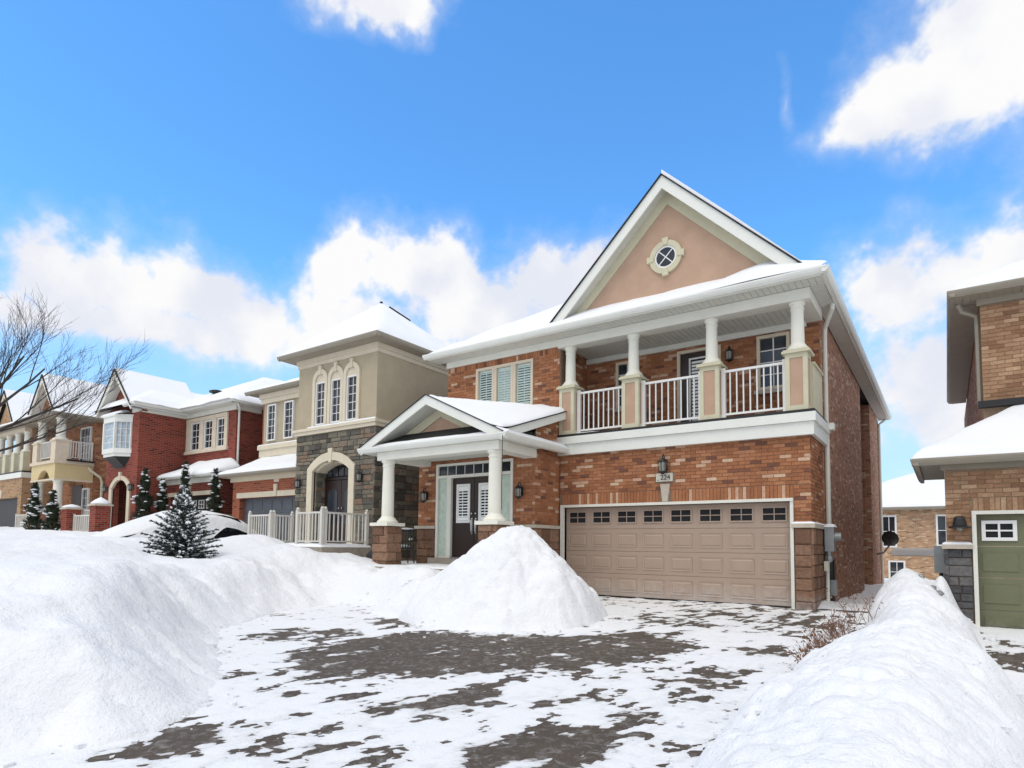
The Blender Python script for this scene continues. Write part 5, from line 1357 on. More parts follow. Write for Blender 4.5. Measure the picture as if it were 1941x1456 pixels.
gutter(H4, 'x', -26.9, -22.98, 13.55, 6.745, -1, M['trimw']); gutter(H4, 'y', 11.5, 13.47, -26.96, 6.746, 1, M['trimw']); gutter(H4, 'y', 13.44, 15.3, -23.10, 6.746, 1, M['trimw'])
gutter(H4, 'x', -27.9, -26.85, 11.6, 6.745, -1, M['trimw'])
def h4z(X, Y):
    a = hipz(-30.7, -23.02, 13.48, 25, 6.86, .58)(X, Y); b = hipz(-30.7, -26.88, 11.5, 22, 6.86, .62)(X, Y)
    return np.maximum(a, b)
xs = np.linspace(-30.7, -23.02, 50); ys = np.linspace(11.5, 25, 70); X, Y = np.meshgrid(xs, ys, indexing='ij')
kp = ~((Y < 13.6) & (X > -27.0))
r4 = link('roof', grid_mesh('roof', xs, ys, h4z(X, Y) - .12, M['shingle'], keep=kp, smooth=False), H4)
ed = np.minimum(np.minimum(X + 30.7, -23.02 - X), Y - 11.5)
kps = ~((Y < 13.42) & (X > -26.85))
zz = h4z(X, Y) + .13 + .05 * fbm(X, Y, 1.2, 4, 43) 
wing = X > -26.95
ed2 = np.where(wing, np.minimum(Y - 13.42, -23.02 - X), np.minimum(Y - 11.5, np.where(Y < 13.5, -26.85 - X, 9)))
zz = zz - .15 * (np.minimum(ed2, X + 30.7) < .14)
link('snow_cover', grid_mesh('snow_cover', xs * 1.0 + .06, ys - .03, zz, M['snowroof'], keep=kps), r4)
MB().tube([(-23.15, 13.75, 6.75), (-23.22, 13.9, 6.6), (-23.44, 14.02, 6.5), (-23.45, 14.03, 4.35)], .045, 6).build('downspout', M['trim'], H4)
MB().blob((-27.35, 15.2, 8.06), (.34, .34, .09), 10, 5).build('roof_vent', M['black'], H4)
# its garage
F4G = Fr('x', 13.2)
wall(H4, F4G, -27.34, -23.5, 1.0, 3.72, [(-27.0, -23.9, 1.0, 3.05)], M['redbrick'], w0=0, thick=.3)
MB().box(-23.7, -23.5, 13.501, 13.93, 1.0, 3.72).build('wall', M['redbrick'], H4)
m = MB(); xx = -27.2
while xx < -23.75: m.box(xx + .003, xx + .49, 13.15, 13.24, 3.052, 3.22); xx += .495
m.build('lintel', M['towertrim'], H4)
MB().prism([(-25.5, 3.06), (-25.38, 3.06), (-25.34, 3.45), (-25.54, 3.45)], XZ, 13.12, 13.19).build('keystone', M['towertrim'], H4)
MB().box(-25.56, -25.3, 13.17, 13.199, 3.5, 3.68).build('number_stone', M['towertrim'], H4)
g4 = MB().box(-27.0, -23.9, 13.40, 13.45, 1.0, 3.05).build('garage_door', M['darkgarage'], H4)
for i in range(5):
    x0 = -26.9 + i * .6
    m = MB(); m.box(x0, x0 + .44, 13.38, 13.399, 2.52, 2.56).box(x0, x0 + .44, 13.38, 13.399, 2.84, 2.88).box(x0, x0 + .05, 13.38, 13.399, 2.56, 2.84).box(x0 + .39, x0 + .44, 13.38, 13.399, 2.56, 2.84).box(x0 + .205, x0 + .235, 13.382, 13.399, 2.56, 2.84).box(x0 + .05, x0 + .39, 13.383, 13.399, 2.685, 2.715); m.build('window_frame', M['rail'], g4)
MB().box(-27.34, -23.45, 13.13, 13.199, 3.56, 3.74).build('frieze', M['trim'], H4)
MB().box(-27.34, -23.2, 12.85, 13.3, 3.742, 3.76).build('soffit', M['soffit'], H4)
gutter(H4, 'x', -27.34, -23.1, 12.85, 3.745, -1, M['trimw'])
lr = MB().prism([(12.78, 3.86), (13.92, 4.56), (13.92, 3.86)], YZ, -27.34, -24.1).prism([(12.78, 3.86), (13.92, 4.0), (13.92, 3.85)], YZ, -24.1, -23.1).build('garage_roof', M['shingle'], H4)
snow_slab('snow_cover', -27.34, -22.98, 12.72, 13.92, 24, 14, lambda X, Y: 3.86 + .60 * (Y - 12.78) * np.clip((X + 27.6) / 1.6, 0, 1) ** .6 * np.clip((-22.9 - X) / .7, 0, 1) ** .5, .13, M['snowroof'], lr, 44, rnd=.14, lump=.04)
MB().box(-24.4, -23.44, 13.12, 13.9, 2.2, 2.28).build('stone_cap', M['capstone'], H4)
lantern(F4, -30.05, 3.42, 'small black lantern on red brick, left of the arched doorway', 1.0)
lantern(F4, -27.62, 3.40, 'small black lantern on red brick, right of the arched doorway', 1.0)
railing(H4, Fr('x', 10.35), -28.0, -25.7, 1.5, 2.38, 11, RM, post=.09, bal=.02)

# brick pillars by the red house's walk
for (cx, cy, z0, z1, lab, pk) in ((-25.62, 10.0, 1.2, 2.45, 'red brick pillar with pointed snow cap beside the buried car', 1), (-28.2, 10.0, 1.2, 2.38, 'red brick pillar with rounded snow cap before the yellow portico', 0)):
    t = thing('brick_pillar', lab, 'pillar', (cx, cy, z0))
    MB().box(cx - .25, cx + .25, cy - .25, cy + .25, z0, z1).build('shaft', M['redbrick'], t)
    MB().box(cx - .31, cx + .31, cy - .31, cy + .31, z1 + .001, z1 + .07).build('cap', M['capstone'], t)
    m = MB(); m.lathe([(.33, z1 + .07), (.31, z1 + .12), (.2, z1 + (.22 if pk else .17)), (.07, z1 + (.30 if pk else .20)), (.01, z1 + (.33 if pk else .21))], cx, cy, 12); m.build('snow_cap', M['snowroof'], t, smooth=True)
rl = thing('garden_railing', 'pale garden railing running between the two brick pillars', 'railing', (-27, 10, 1.4))
railing(rl, Fr('x', 10.0), -27.9, -25.95, 1.4, 2.15, 9, RM, post=.06, bal=.02, name='rail_panel')

# ================================================================== house with the yellow portico
H5 = thing('portico_house', 'amber brick house with yellow stucco portico and corner balcony', 'house', (-36.5, 18, 1))
MB().box(-43, -33.4, 12.65, 24, 1.0, 6.95).build('wall', M['h5brick'], H5)
MB().box(-36.3, -33.4, 11.1, 12.649, 1.2, 1.75).build('porch_slab', M['deck'], H5)
ap = arch_pts(-34.7, .72, 4.02, .42)
m = MB()
for i in range(len(ap) - 1): m.prism([ap[i], ap[i + 1], (ap[i + 1][0], 4.72), (ap[i][0], 4.72)], XZ, 11.08, 11.3)
m.box(-36.25, -35.42, 11.08, 11.3, 4.02, 4.72).box(-33.98, -33.38, 11.08, 11.3, 4.02, 4.72).box(-33.6, -33.38, 11.301, 12.64, 4.02, 4.72).box(-36.25, -36.0, 11.301, 12.64, 4.02, 4.72)
pt = m.build('portico_beam', M['yellow'], H5)
m = MB(); m.box(-36.32, -33.31, 11.01, 11.3, 4.721, 4.86).box(-33.55, -33.31, 11.301, 12.64, 4.721, 4.86).box(-36.3, -33.36, 11.06, 11.3, 3.94, 4.018).box(-33.62, -33.36, 11.301, 12.64, 3.94, 4.018); m.build('portico_moulding', M['cream'], H5)
for cx, cy in ((-33.62, 11.32), (-35.85, 11.32)):
    MB().box(cx - .32, cx + .32, cy - .32, cy + .32, 1.2, 2.55).build('pier', M['brick_side'], H5)
    MB().box(cx - .36, cx + .36, cy - .36, cy + .36, 2.551, 2.64).build('pier_cap', M['snowroof'], H5)
    column(H5, cx, cy, 2.641, 3.94, .19, M['column'])
    MB().box(cx - .28, cx + .28, cy - .28, cy + .28, 4.861, 5.75).build('balcony_pier', M['cream'], H5)
    MB().box(cx - .32, cx + .32, cy - .32, cy + .32, 5.751, 5.82).build('pier_cap', M['cream'], H5)
    column(H5, cx, cy, 5.821, 6.85, .19, M['column'])
railing(H5, Fr('y', -33.42), 11.66, 12.55, 4.95, 5.82, 7, RM, post=.07, bal=.02)
railing(H5, Fr('x', 11.2), -35.5, -34.0, 4.95, 5.82, 9, RM, post=.07, bal=.02)
MB().box(-33.5, -33.2, 11.5, 12.64, 4.862, 4.93).build('balcony_edge', M['black'], H5)
window(H5, Fr('x', 12.58), -34.9, -33.75, 4.95, 6.7, M['rail'], fw=.07, cols=3, rows=4, mun=.012)
w = window(H5, Fr('x', 12.58), -34.35, -33.65, 2.0, 3.7, M['rail'], fw=.08, cols=2, rows=4, mun=.012)
MB().box(-35.6, -34.5, 12.6, 12.649, 1.8, 3.9).build('door', M['doorwood'], H5)
m = MB(); m.box(-36.7, -33.0, 10.72, 12.649, 6.852, 6.95).box(-43.4, -33.0, 12.30, 12.65, 6.951, 6.97).box(-33.4, -33.0, 12.65, 24, 6.86, 6.95); m.build('soffit', M['brownfascia'], H5)
gutter(H5, 'y', 10.7, 24, -33.0, 6.90, 1, M['brownfascia']); gutter(H5, 'x', -36.8, -32.9, 10.72, 6.90, -1, M['brownfascia'])
hip_roof(H5, -43.4, -32.95, 12.4, 24.4, 7.02, .5, thick=.14, seed=51, n=(20, 20))
hip_roof(H5, -36.8, -32.95, 10.66, 14.5, 7.0, .3, thick=.13, seed=52, n=(14, 14), name='balcony_roof')
for sd in (-1, 1):
    ex = -35.5 + sd * 1.5
    MB().prism([(-35.5, 9.1), (ex, 7.35), (ex, 7.12), (-35.5, 8.8)], XZ, 11.05, 11.1).build('bargeboard', M['trim'], H5)
    MB().prism([(-35.5, 8.95), (ex, 7.25), (ex, 7.2), (-35.5, 8.88)], XZ, 11.101, 11.5).build('soffit', M['soffit'], H5)
    MB().prism([(-35.5, 9.15), (ex, 7.38), (ex, 7.33), (-35.5, 9.1)], XZ, 11.0, 14).build('gable_roof', M['shingle'], H5)
    MB().prism([(-35.5, 9.23), (ex, 7.47), (ex, 7.385), (-35.5, 9.155)], XZ, 11.06, 14).build('snow_cover', M['snowroof'], H5)
MB().prism([(-35.5, 8.86), (-36.95, 7.2), (-34.05, 7.2)], XZ, 11.5, 11.7).build('gable_wall', M['h5brick'], H5)
MB().tube([(-33.4, 12.45, 4.65), (-33.3, 12.5, 4.5), (-33.25, 12.9, 4.2), (-33.3, 13.0, 4.0), (-33.3, 13.0, 1.6)], .06, 6).build('downspout', M['towertrim'], H5)
railing(H5, Fr('y', -33.35), 11.75, 12.6, 1.76, 2.6, 6, RM, post=.08, bal=.02)
railing(H5, Fr('x', 11.0), -37.6, -36.2, 1.5, 2.4, 7, RM, post=.08, bal=.02)

# ================================================================== tan house farthest left
H6 = thing('tan_brick_house', 'tan brick house with columned balcony over its garage, at the far left', 'house', (-43, 18, 1))
wall(H6, Fr('x', 11.4), -44.2, -38.5, 1.2, 4.35, [(-43.8, -39.0, 1.2, 3.35)], M['h6brick'], w0=0, thick=.3)
MB().box(-38.75, -38.5, 11.701, 14, 1.2, 6.9).box(-44.4, -38.76, 13.0, 13.2, 1.2, 7.0).build('wall', M['h6brick'], H6)
MB().box(-43.8, -39.0, 11.6, 11.65, 1.2, 3.35).build('garage_door', M['darkgarage'], H6)
MB().prism([(-41.45, 3.4), (-41.3, 3.4), (-41.26, 3.8), (-41.49, 3.8)], XZ, 11.34, 11.41).build('keystone', M['towertrim'], H6)
m = MB(); m.box(-44.2, -38.42, 11.32, 11.5, 4.35, 4.62).box(-38.5, -38.42, 11.501, 13.5, 4.35, 4.62); m.build('band', M['trimw'], H6)
MB().box(-44.2, -38.45, 11.34, 13.0, 4.621, 4.70).build('balcony_floor', M['black'], H6)
for cx in (-38.8, -40.1, -41.4, -42.7, -44.0):
    MB().box(cx - .22, cx + .22, 11.4, 11.84, 4.701, 5.7).build('pier', M['pier'], H6)
    column(H6, cx, 11.62, 5.701, 6.75, .15, M['column'])
for a in (-44.0, -42.7, -41.4, -40.1): railing(H6, Fr('x', 11.62), a + .26, a + 1.04, 4.72, 5.6, 5, RM, post=.06, bal=.02)
MB().box(-44.2, -38.55, 11.4, 11.9, 6.751, 6.95).build('beam', M['cream'], H6)
m = MB(); m.box(-44.6, -38.1, 11.0, 13.0, 6.952, 6.98); m.build('soffit', M['brownfascia'], H6)
gutter(H6, 'x', -44.6, -38.0, 11.0, 6.96, -1, M['brownfascia']); gutter(H6, 'y', 10.9, 18, -38.1, 6.96, 1, M['brownfascia'])
hip_roof(H6, -45.5, -38.05, 10.95, 24, 7.08, .45, thick=.14, seed=61, n=(20, 20))
for sd in (-1, 1):
    ex = -41.1 + sd * 1.6
    MB().prism([(-41.1, 9.1), (ex, 7.2), (ex, 7.0), (-41.1, 8.8)], XZ, 11.15, 11.2).build('bargeboard', M['cream'], H6)
    MB().prism([(-41.1, 9.15), (ex, 7.25), (ex, 7.2), (-41.1, 9.1)], XZ, 11.1, 15).build('gable_roof', M['shingle'], H6)
    MB().prism([(-41.1, 9.23), (ex, 7.33), (ex, 7.255), (-41.1, 9.155)], XZ, 11.16, 15).build('snow_cover', M['snowroof'], H6)
MB().prism([(-41.1, 8.8), (-42.55, 7.05), (-39.65, 7.05)], XZ, 11.35, 11.5).build('gable_wall', M['h6brick'], H6)

# ================================================================== neighbour on the right
H1 = thing('neighbour_house', 'tan brick house with olive green garage door at the right edge', 'house', (4, 18, -.35))
FN = Fr('x', 13.1); NX1 = 9.0
wall(H1, FN, 0.0, 5.6, -.5, 2.66, [(.42, 5.3, -.5, 1.78)], M['tanmortar'])
MB().box(0.0, .2, 13.351, 16, -.5, 2.66).build('wall', M['tanmortar'], H1)
bricks(H1, FN, layout(0.0, 1.7, 2.07, 2.55, []) + layout(0.0, .37, 1.275, 2.065, []), TB, parts=True)
bricks(H1, FN, [(.38 + i * .075 + .005, .38 + i * .075 + .07, 1.84, 2.06) for i in range(18)], TB, parts=True)
stones(H1, FN, 0.0, .35, -.45, 1.19, [], GST, (.11, .24), (.14, .35), .06, seed=71)
stones(H1, Fr('y', 0.0, -1), 13.04, 13.9, -.45, 1.19, [], GST, (.11, .24), (.14, .35), .06, seed=72)
MB().box(-.07, .36, 13.0, 13.9, 1.195, 1.27).build('stone_cap', M['capstone'], H1)
snow_slab('snow_cover', -.07, .36, 13.0, 13.6, 6, 8, lambda X, Y: 1.27 + 0 * X, .05, M['snowroof'], H1, 73, rnd=.06, lump=.01)
m = MB(); m.box(.36, .42, 13.04, 13.3, -.38, 1.78).box(.36, 5.4, 13.04, 13.3, 1.781, 1.84); m.build('garage_frame', M['trim'], H1)
g1 = MB()
for k in range(4): g1.box(.42, 5.3, 13.2, 13.25, -.35 + k * .5325, -.35 + k * .5325 + .526)
g1 = g1.build('garage_door', M['greengarage'], H1)
for k in range(4):
    for i in range(3):
        x0 = .42 + .61 * i + .07; z0 = -.35 + k * .5325 + .11
        if k < 3: MB().box(x0, x0 + .47, 13.188, 13.199, z0, z0 + .31).build('panel', M['greengarage'], g1)
        else:
            z0 += -.02; m = MB(); x1, z1, f_ = x0 + .47, z0 + .34, .055
            m.box(x0, x1, 13.165, 13.199, z0, z0 + f_).box(x0, x1, 13.165, 13.199, z1 - f_, z1).box(x0, x0 + f_, 13.165, 13.199, z0 + f_, z1 - f_).box(x1 - f_, x1, 13.165, 13.199, z0 + f_, z1 - f_)
            c, d = (x0 + x1) / 2, (z0 + z1) / 2; m.box(c - .015, c + .015, 13.17, 13.199, z0 + f_, z1 - f_).box(x0 + f_, x1 - f_, 13.172, 13.199, d - .013, d + .013)
            m.build('window_frame', M['rail'], g1)
            for (p, q) in ((x0 + f_, c - .015), (c + .015, x1 - f_)):
                for (r, s) in ((z0 + f_, d - .013), (d + .013, z1 - f_)): MB().box(p, q, 13.19, 13.198, r, s).build('pane', M['inside'], g1)
MB().box(-.05, 5.6, 13.03, 13.10, 2.555, 2.67).build('frieze', M['brownfascia'], H1)
MB().box(-.36, 5.8, 12.78, 13.4, 2.672, 2.69).box(-.36, -.001, 13.401, 16, 2.672, 2.69).build('soffit', M['brownfascia'], H1)
gutter(H1, 'x', -.46, 6, 12.78, 2.62, -1, M['brownfascia']); gutter(H1, 'y', 12.68, 16.2, -.36, 2.621, -1, M['brownfascia'])
def n1z(X, Y): return 2.74 + .62 * np.maximum(0, np.minimum(X + .44, Y - 12.70))
xs = np.linspace(-.42, 6, 40); ys = np.linspace(12.7, 16.1, 30); X, Y = np.meshgrid(xs, ys, indexing='ij')
lr = link('garage_roof', grid_mesh('garage_roof', xs, ys, np.minimum(n1z(X, Y), 3.78) - .01, M['shingle'], smooth=False), H1)
snow_slab('snow_cover', -.46, 6, 12.66, 16.2, 40, 26, lambda X, Y: np.minimum(n1z(X, Y), 3.78), .13, M['snowroof'], lr, 75, rnd=.16, lump=.03)
FNU = Fr('x', 14.3)
wall(H1, FNU, .63, 6.5, 3.3, 5.82, [], M['tanmortar'])
MB().box(.63, .85, 14.551, 27, 3.0, 5.82).box(0.0, .2, 16.0, 27, -1, 2.66).build('wall', M['brick_side'], H1)
bricks(H1, FNU, layout(.63, 2.0, 3.92, 5.74, []), TB, parts=True)
MB().box(.55, 6.5, 14.16, 14.299, 3.80, 3.92).build('flashing', M['blackflash'], H1)
MB().box(.58, 6.5, 14.24, 14.299, 5.745, 5.86).build('frieze', M['brownfascia'], H1)
soffit_boards(H1, None, .25, 6.6, 13.98, 14.5, 5.86, 'x', .12, M['brownfascia']); soffit_boards(H1, None, 14.51, 24.2, .25, .628, 5.86, 'y', .12, M['brownfascia'])
gutter(H1, 'x', .13, 6.6, 13.98, 5.87, -1, M['brownfascia']); gutter(H1, 'y', 13.87, 24.2, .25, 5.871, -1, M['brownfascia'])
hip_roof(H1, .18, 9.0, 13.92, 24.2, 5.99, .55, thick=.13, seed=77)
MB().tube([(.30, 14.35, 5.86), (.36, 14.4, 5.72), (.58, 14.45, 5.60), (.585, 14.42, 5.4), (.585, 14.42, 3.9)], .045, 6).build('downspout', M['brownfascia'], H1)
m = MB(); m.blob((2.15, 16.5, 7.75), (.28, .28, .13), 10, 6); m.tube([(2.15, 16.5, 7.4), (2.15, 16.5, 7.7)], .1, 8); m.build('roof_vent', M['black'], H1)
t = thing('wall_lantern', 'black bell-shaped downlight on tan brick beside the green garage door', 'wall lantern', (.18, 13.1, 1.55))
m = MB(); m.lathe([(.165, 1.545), (.16, 1.56), (.10, 1.60), (.085, 1.70), (.07, 1.74), (.02, 1.755)], .19, 12.98, 16); m.build('shade', M['black'], t)
MB().box(.15, .23, 12.99, 13.105, 1.58, 1.74).build('back_plate', M['black'], t)
MB().lathe([(.03, 1.50), (.045, 1.545)], .19, 12.98, 10).build('bulb', M['lampglass'], t)
t = thing('gas_meter', 'dark meter box on the far side of the slate pier', 'meter box', (-.1, 14.2, 1.0))
MB().box(-.2, -.005, 14.0, 14.35, .75, 1.25).build('box', M['metal'], t); MB().tube([(-.1, 14.2, .75), (-.12, 14.2, .4), (-.3, 14.3, .32)], .03, 6).build('pipe', M['black'], t)
t = thing('side_gate', 'snow-topped rail crossing the gap behind the two houses', 'gate', (-.9, 20, .9))
MB().box(-1.25, -.1, 20.0, 20.08, 1.0, 1.15).build('rail', M['trimw'], t); snow_slab('snow_cover', -1.25, -.1, 19.90, 20.12, 8, 3, lambda X, Y: 1.02 + 0 * X, .20, M['snowroof'], t, 79, rnd=.05, lump=.01)
MB().box(-.12, -.02, 19.98, 20.1, .2, 1.25).build('post', M['metal'], t)

# ================================================================== house seen through the gap
HR = thing('rear_house', 'tan brick house with snowy roof seen through the gap between the houses', 'house', (0, 48, -1.4))
FH = Fr('x', 45.0)
wr_ = [(-3.32, -2.5, 1.3, 3.3), (-3.0, -2.1, -.9, .5), (-.5, .5, 1.4, 3.3)]
wall(HR, FH, -7, 8, -1.8, 3.6, wr_, M['backbrick'], w0=0)
for q in wr_: window(HR, FH, q[0], q[1], q[2], q[3], M['rail'], fw=.1, cols=2, rows=2, mun=.02)
MB().box(-7.2, 8.2, 44.6, 45.2, 3.6, 3.72).build('soffit', M['brownfascia'], HR)
gutter(HR, 'x', -7.3, 8.3, 44.6, 3.6, -1, M['brownfascia'], h=.18, w=.15)
hip_roof(HR, -7.3, 8.3, 44.5, 56, 3.78, .45, thick=.2, seed=81, n=(20, 20))
MB().box(-1.25, -1.05, 49.0, 49.2, 5.9, 6.3).build('roof_vent', M['black'], HR)

# ================================================================== things on and by the porches
def patio_chair(loc, rz, label):
    t = thing('patio_chair', label, 'chair', loc); t.rotation_euler.z = rz
    m = MB(); m.box(-.24, .24, -.22, .22, .42, .46); m.build('seat', M['black'], t, local=True)
    m = MB()
    for i in range(7): m.box(-.22 + i * .07, -.20 + i * .07, .20, .23, .46, .92)
    m.box(-.25, .25, .195, .235, .88, .94); m.build('backrest', M['black'], t, local=True)
    for x in (-.22, .22):
        for y in (-.2, .2): MB().tube([(x, y, .42), (x * 1.12, y * 1.15, 0)], .016, 6).build('leg', M['black'], t, local=True)
        MB().tube([(x, .2, .66), (x, -.18, .64), (x, -.2, .45)], .014, 6).build('armrest', M['black'], t, local=True)
    m = MB(); m.blob((0, 0, .48), (.22, .2, .06), 10, 6, .1); m.blob((0, .215, .95), (.25, .03, .03), 8, 4); m.blob((-.22, .02, .68), (.03, .17, .03), 6, 4); m.blob((.22, .02, .68), (.03, .17, .03), 6, 4)
    m.build('snow_cover', M['snowroof'], t, smooth=True, local=True); return t
patio_chair((-11.75, 11.75, .62), math.radians(-115), 'black metal patio chair with snow on its seat, on the porch')
t = thing('covered_barbecue', 'low black covered bundle with snow on top behind the porch pillar', 'barbecue', (-11.75, 11.1, .6))
m = MB(); m.prism([(-.3, 0), (.3, 0), (.32, .22), (.2, .36), (-.12, .42), (-.3, .3)], lambda a, b, u: (-11.8 + u, 11.1 + a, .6 + b), -.28, .28); m.build('cover', M['black'], t)
m = MB(); m.blob((-11.8, 11.12, .99), (.26, .28, .06), 10, 5, .15); m.blob((-11.6, 11.35, .84), (.12, .1, .04), 8, 4, .1); m.build('snow_cover', M['snowroof'], t, smooth=True)

# ================================================================== buried car
t = thing('parked_car', 'dark car under a thick dome of snow before the grey garage door', 'car', (-20.1, 10.0, .62))
CX, CW = -20.1, .88
prof = [(7.9, .95), (7.95, 1.25), (8.6, 1.42), (9.3, 1.50), (9.75, 1.98), (10.2, 2.06), (11.2, 2.05), (11.7, 1.95), (12.1, 1.55), (12.2, 1.30), (12.2, .92)]
body = MB(); secs = [(-1.0, .94), (-.8, 1.0), (.8, 1.0), (1.0, .94)]
pts = [(-1, 0.0), (-.93, .0), (.93, .0), (1, 0.0)]
P = [(y, .62 + (z - .62)) for y, z in prof]
body.prism([(y, min(z, 1.48)) for y, z in P], YZ, CX - CW, CX + CW)
body = body.build('body', M['carpaint'], t)
cab = MB(); n = len(P)
top = [(9.2, 1.47), (9.75, 1.98), (10.2, 2.06), (11.2, 2.05), (11.7, 1.95), (12.08, 1.47)]
A_ = [(CX + CW - .03 - .26 * (z - 1.47), y, z) for y, z in top]; B_ = [(CX - CW + .03 + .26 * (z - 1.47), y, z) for y, z in top]
cab.quad(*A_); cab.quad(*reversed(B_))
for i in range(len(top)):
    j = (i + 1) % len(top); cab.quad(A_[i], B_[i], B_[j], A_[j])
cab.build('cabin', M['carpaint'], t)
for y0, y1 in ((9.62, 10.42), (10.50, 11.25), (11.32, 11.8)):
    m = MB(); f = lambda y, z: (CX + CW - .022 - .26 * (z - 1.47), y, z)
    m.quad(f(y0, 1.52), f(y1, 1.52), f(min(y1, 11.72), 1.90), f(max(y0, 9.80), 1.90)); m.build('side_window', M['glassdark'], t)
for y in (8.75, 11.45):
    for sx in (-1, 1):
        w = MB().tube([(CX + sx * (CW - .2), y, .94), (CX + sx * (CW + .01), y, .94)], .32, 18).build('wheel', M['tyre'], t)
        MB().tube([(CX + sx * (CW + .011), y, .94), (CX + sx * (CW + .025), y, .94)], .2, 14).build('rim', M['metal'], w)
for sx in (-1, 1): MB().blob((CX + sx * .68, 12.18, 1.25), (.16, .06, .10), 8, 6).build('tail_light', M['metal'], t)
MB().blob((CX + CW + .06, 9.6, 1.5), (.08, .11, .09), 8, 6).build('wing_mirror', M['carpaint'], t)
ys = np.linspace(7.7, 12.45, 48); xs = np.linspace(CX - 1.0, CX + 1.02, 30); X, Y = np.meshgrid(xs, ys, indexing='ij')
dome = np.interp(Y, [7.7, 8.2, 8.9, 9.6, 10.2, 10.9, 11.5, 12.0, 12.3, 12.45], [1.30, 1.55, 1.86, 2.12, 2.22, 2.20, 2.12, 1.95, 1.75, 1.63])
ec = np.clip(1 - np.abs(X - CX) / 1.02, 0, 1)
Z = dome - .42 * (1 - np.clip(ec * 2.0, 0, 1) ** .5) - .10 * (1 - ec) + .02 * fbm(X, Y, 2, 3, 5)
Z = Z - .55 * (np.abs(X - CX) > .93) * np.clip((11.1 - Y) / .6, 0, 1)
cov = grid_mesh('snow_cover', xs, ys, Z, M['snow']); link('snow_cover', cov, t)

# ================================================================== evergreens
def spruce(loc, h, r, label, nb=120, seed=1):
    rnd = random.Random(seed); t = thing('spruce_tree', label, 'tree', loc)
    MB().tube([(0, 0, -.3), (0, 0, h * .5), (.02, 0, h)], [.05, .03, .006], 7).build('trunk', M['bark'], t, local=True)
    wood, nd, sn = MB(), MB(), MB()
    def twig(p, d, L, dens, snow):
        d = d.normalized(); q = p + d * L + Vector((0, 0, -.02 * L))
        wood.tube([tuple(p), tuple(q)], [.006, .003], 4, cap=False)
        k = max(3, int(L * dens)); side = d.cross(Vector((0, 0, 1)))
        side = side.normalized() if side.length > 1e-3 else Vector((1, 0, 0)); up = side.cross(d)
        for i in range(k):
            c = p.lerp(q, (i + rnd.random()) / k); a = rnd.uniform(0, 2 * PI)
            o_ = (side * math.cos(a) + up * math.sin(a)); nl_ = rnd.uniform(.03, .048)
            e = c + (o_ * .72 + d * .7) * nl_; w_ = d.cross(o_).normalized() * .0065
            nd.quad(tuple(c - w_), tuple(c + w_), tuple(e))
        if snow:
            m_ = p.lerp(q, rnd.uniform(.35, .75))
            sn.v, n0 = sn.v, len(sn.v)
            L2 = L * rnd.uniform(.4, .8); b = rnd.uniform(.018, .034)
            k0 = len(sn.v); pts_ = [m_ - d * L2 * .5, m_ - d * L2 * .2, m_ + d * L2 * .25, m_ + d * L2 * .5]
            sn.tube([tuple(x + Vector((0, 0, .018))) for x in pts_], [b * .4, b, b * 1.1, b * .35], 6)
    for i in range(nb):
        u = (i + rnd.random()) / nb; z = h * (.04 + .93 * u ** 1.05); L = r * (1 - u) ** 1.15 * rnd.uniform(.75, 1.12) + .05
        a = i * 2.39996 + rnd.uniform(-.3, .3); rise = -.12 + .75 * u
        d = Vector((math.cos(a), math.sin(a), rise)).normalized(); p0 = Vector((0, 0, z))
        steps = max(2, int(L / .09)); prev = p0
        for s in range(steps):
            f_ = (s + 1) / steps; q = p0 + d * (L * f_) + Vector((0, 0, .10 * L * (f_ ** 2)))
            dd = (q - prev); twig(prev, dd, dd.length, 330, rnd.random() < .35)
            if s > 0 or u > .7:
                for sd in (-1, 1):
                    sdv = Vector((-d.y, d.x, 0)) * sd
                    l2 = min(.30, (L * (1 - f_ * .75)) * .42) * rnd.uniform(.6, 1.1)
                    if l2 > .04: twig(q, (d * .75 + sdv + Vector((0, 0, rnd.uniform(-.1, .1)))), l2, 330, rnd.random() < .38)
            prev = q
    wood.build('branches', M['bark'], t, local=True, kind='stuff'); nd.build('crown', M['spruce'], t, local=True, kind='stuff'); sn.build('snow_cover', M['snowroof'], t, smooth=True, local=True, kind='stuff')
    return t
spruce((-13.55, 6.9, .72), 1.70, .90, 'snow-dusted blue spruce standing in the front lawn drift', 150, 5)

def cedar(loc, h, r, label, seed=1, n=1500):
    rnd = random.Random(seed); t = thing('cedar_tree', label, 'tree', loc, 'columnar cedars by the red and portico houses')
    MB().tube([(0, 0, -.3), (0, 0, h * .9)], [.04, .01], 6).build('trunk', M['bark'], t, local=True)
    lf, sn = MB(), MB()
    for i in range(n):
        u = rnd.random() ** .8; z = h * (.02 + .98 * u); R = r * min(1, (1 - u) * 1.5 + .06) * (.75 + .25 * math.sin(z * 9 + seed)) * rnd.uniform(.55, 1.05)
        a = rnd.uniform(0, 2 * PI); c = Vector((R * math.cos(a), R * math.sin(a), z))
        d = Vector((math.cos(a) * .7, math.sin(a) * .7, 1.0 + rnd.uniform(-.6, .4))).normalized(); L = rnd.uniform(.08, .17); w_ = Vector((-math.sin(a), math.cos(a), rnd.uniform(-.3, .3))) * rnd.uniform(.025, .05)
        lf.quad(tuple(c - d * L * .4), tuple(c + w_), tuple(c + d * L), tuple(c - w_))
        if rnd.random() < .028: sn.blob(tuple(c + Vector((math.cos(a), math.sin(a), .4)) * .04), (rnd.uniform(.05, .13), rnd.uniform(.05, .13), rnd.uniform(.02, .045)), 6, 4, .2)
    lf.build('crown', M['cedar'], t, local=True, kind='stuff'); sn.build('snow_cover', M['snowroof'], t, smooth=True, local=True, kind='stuff'); return t
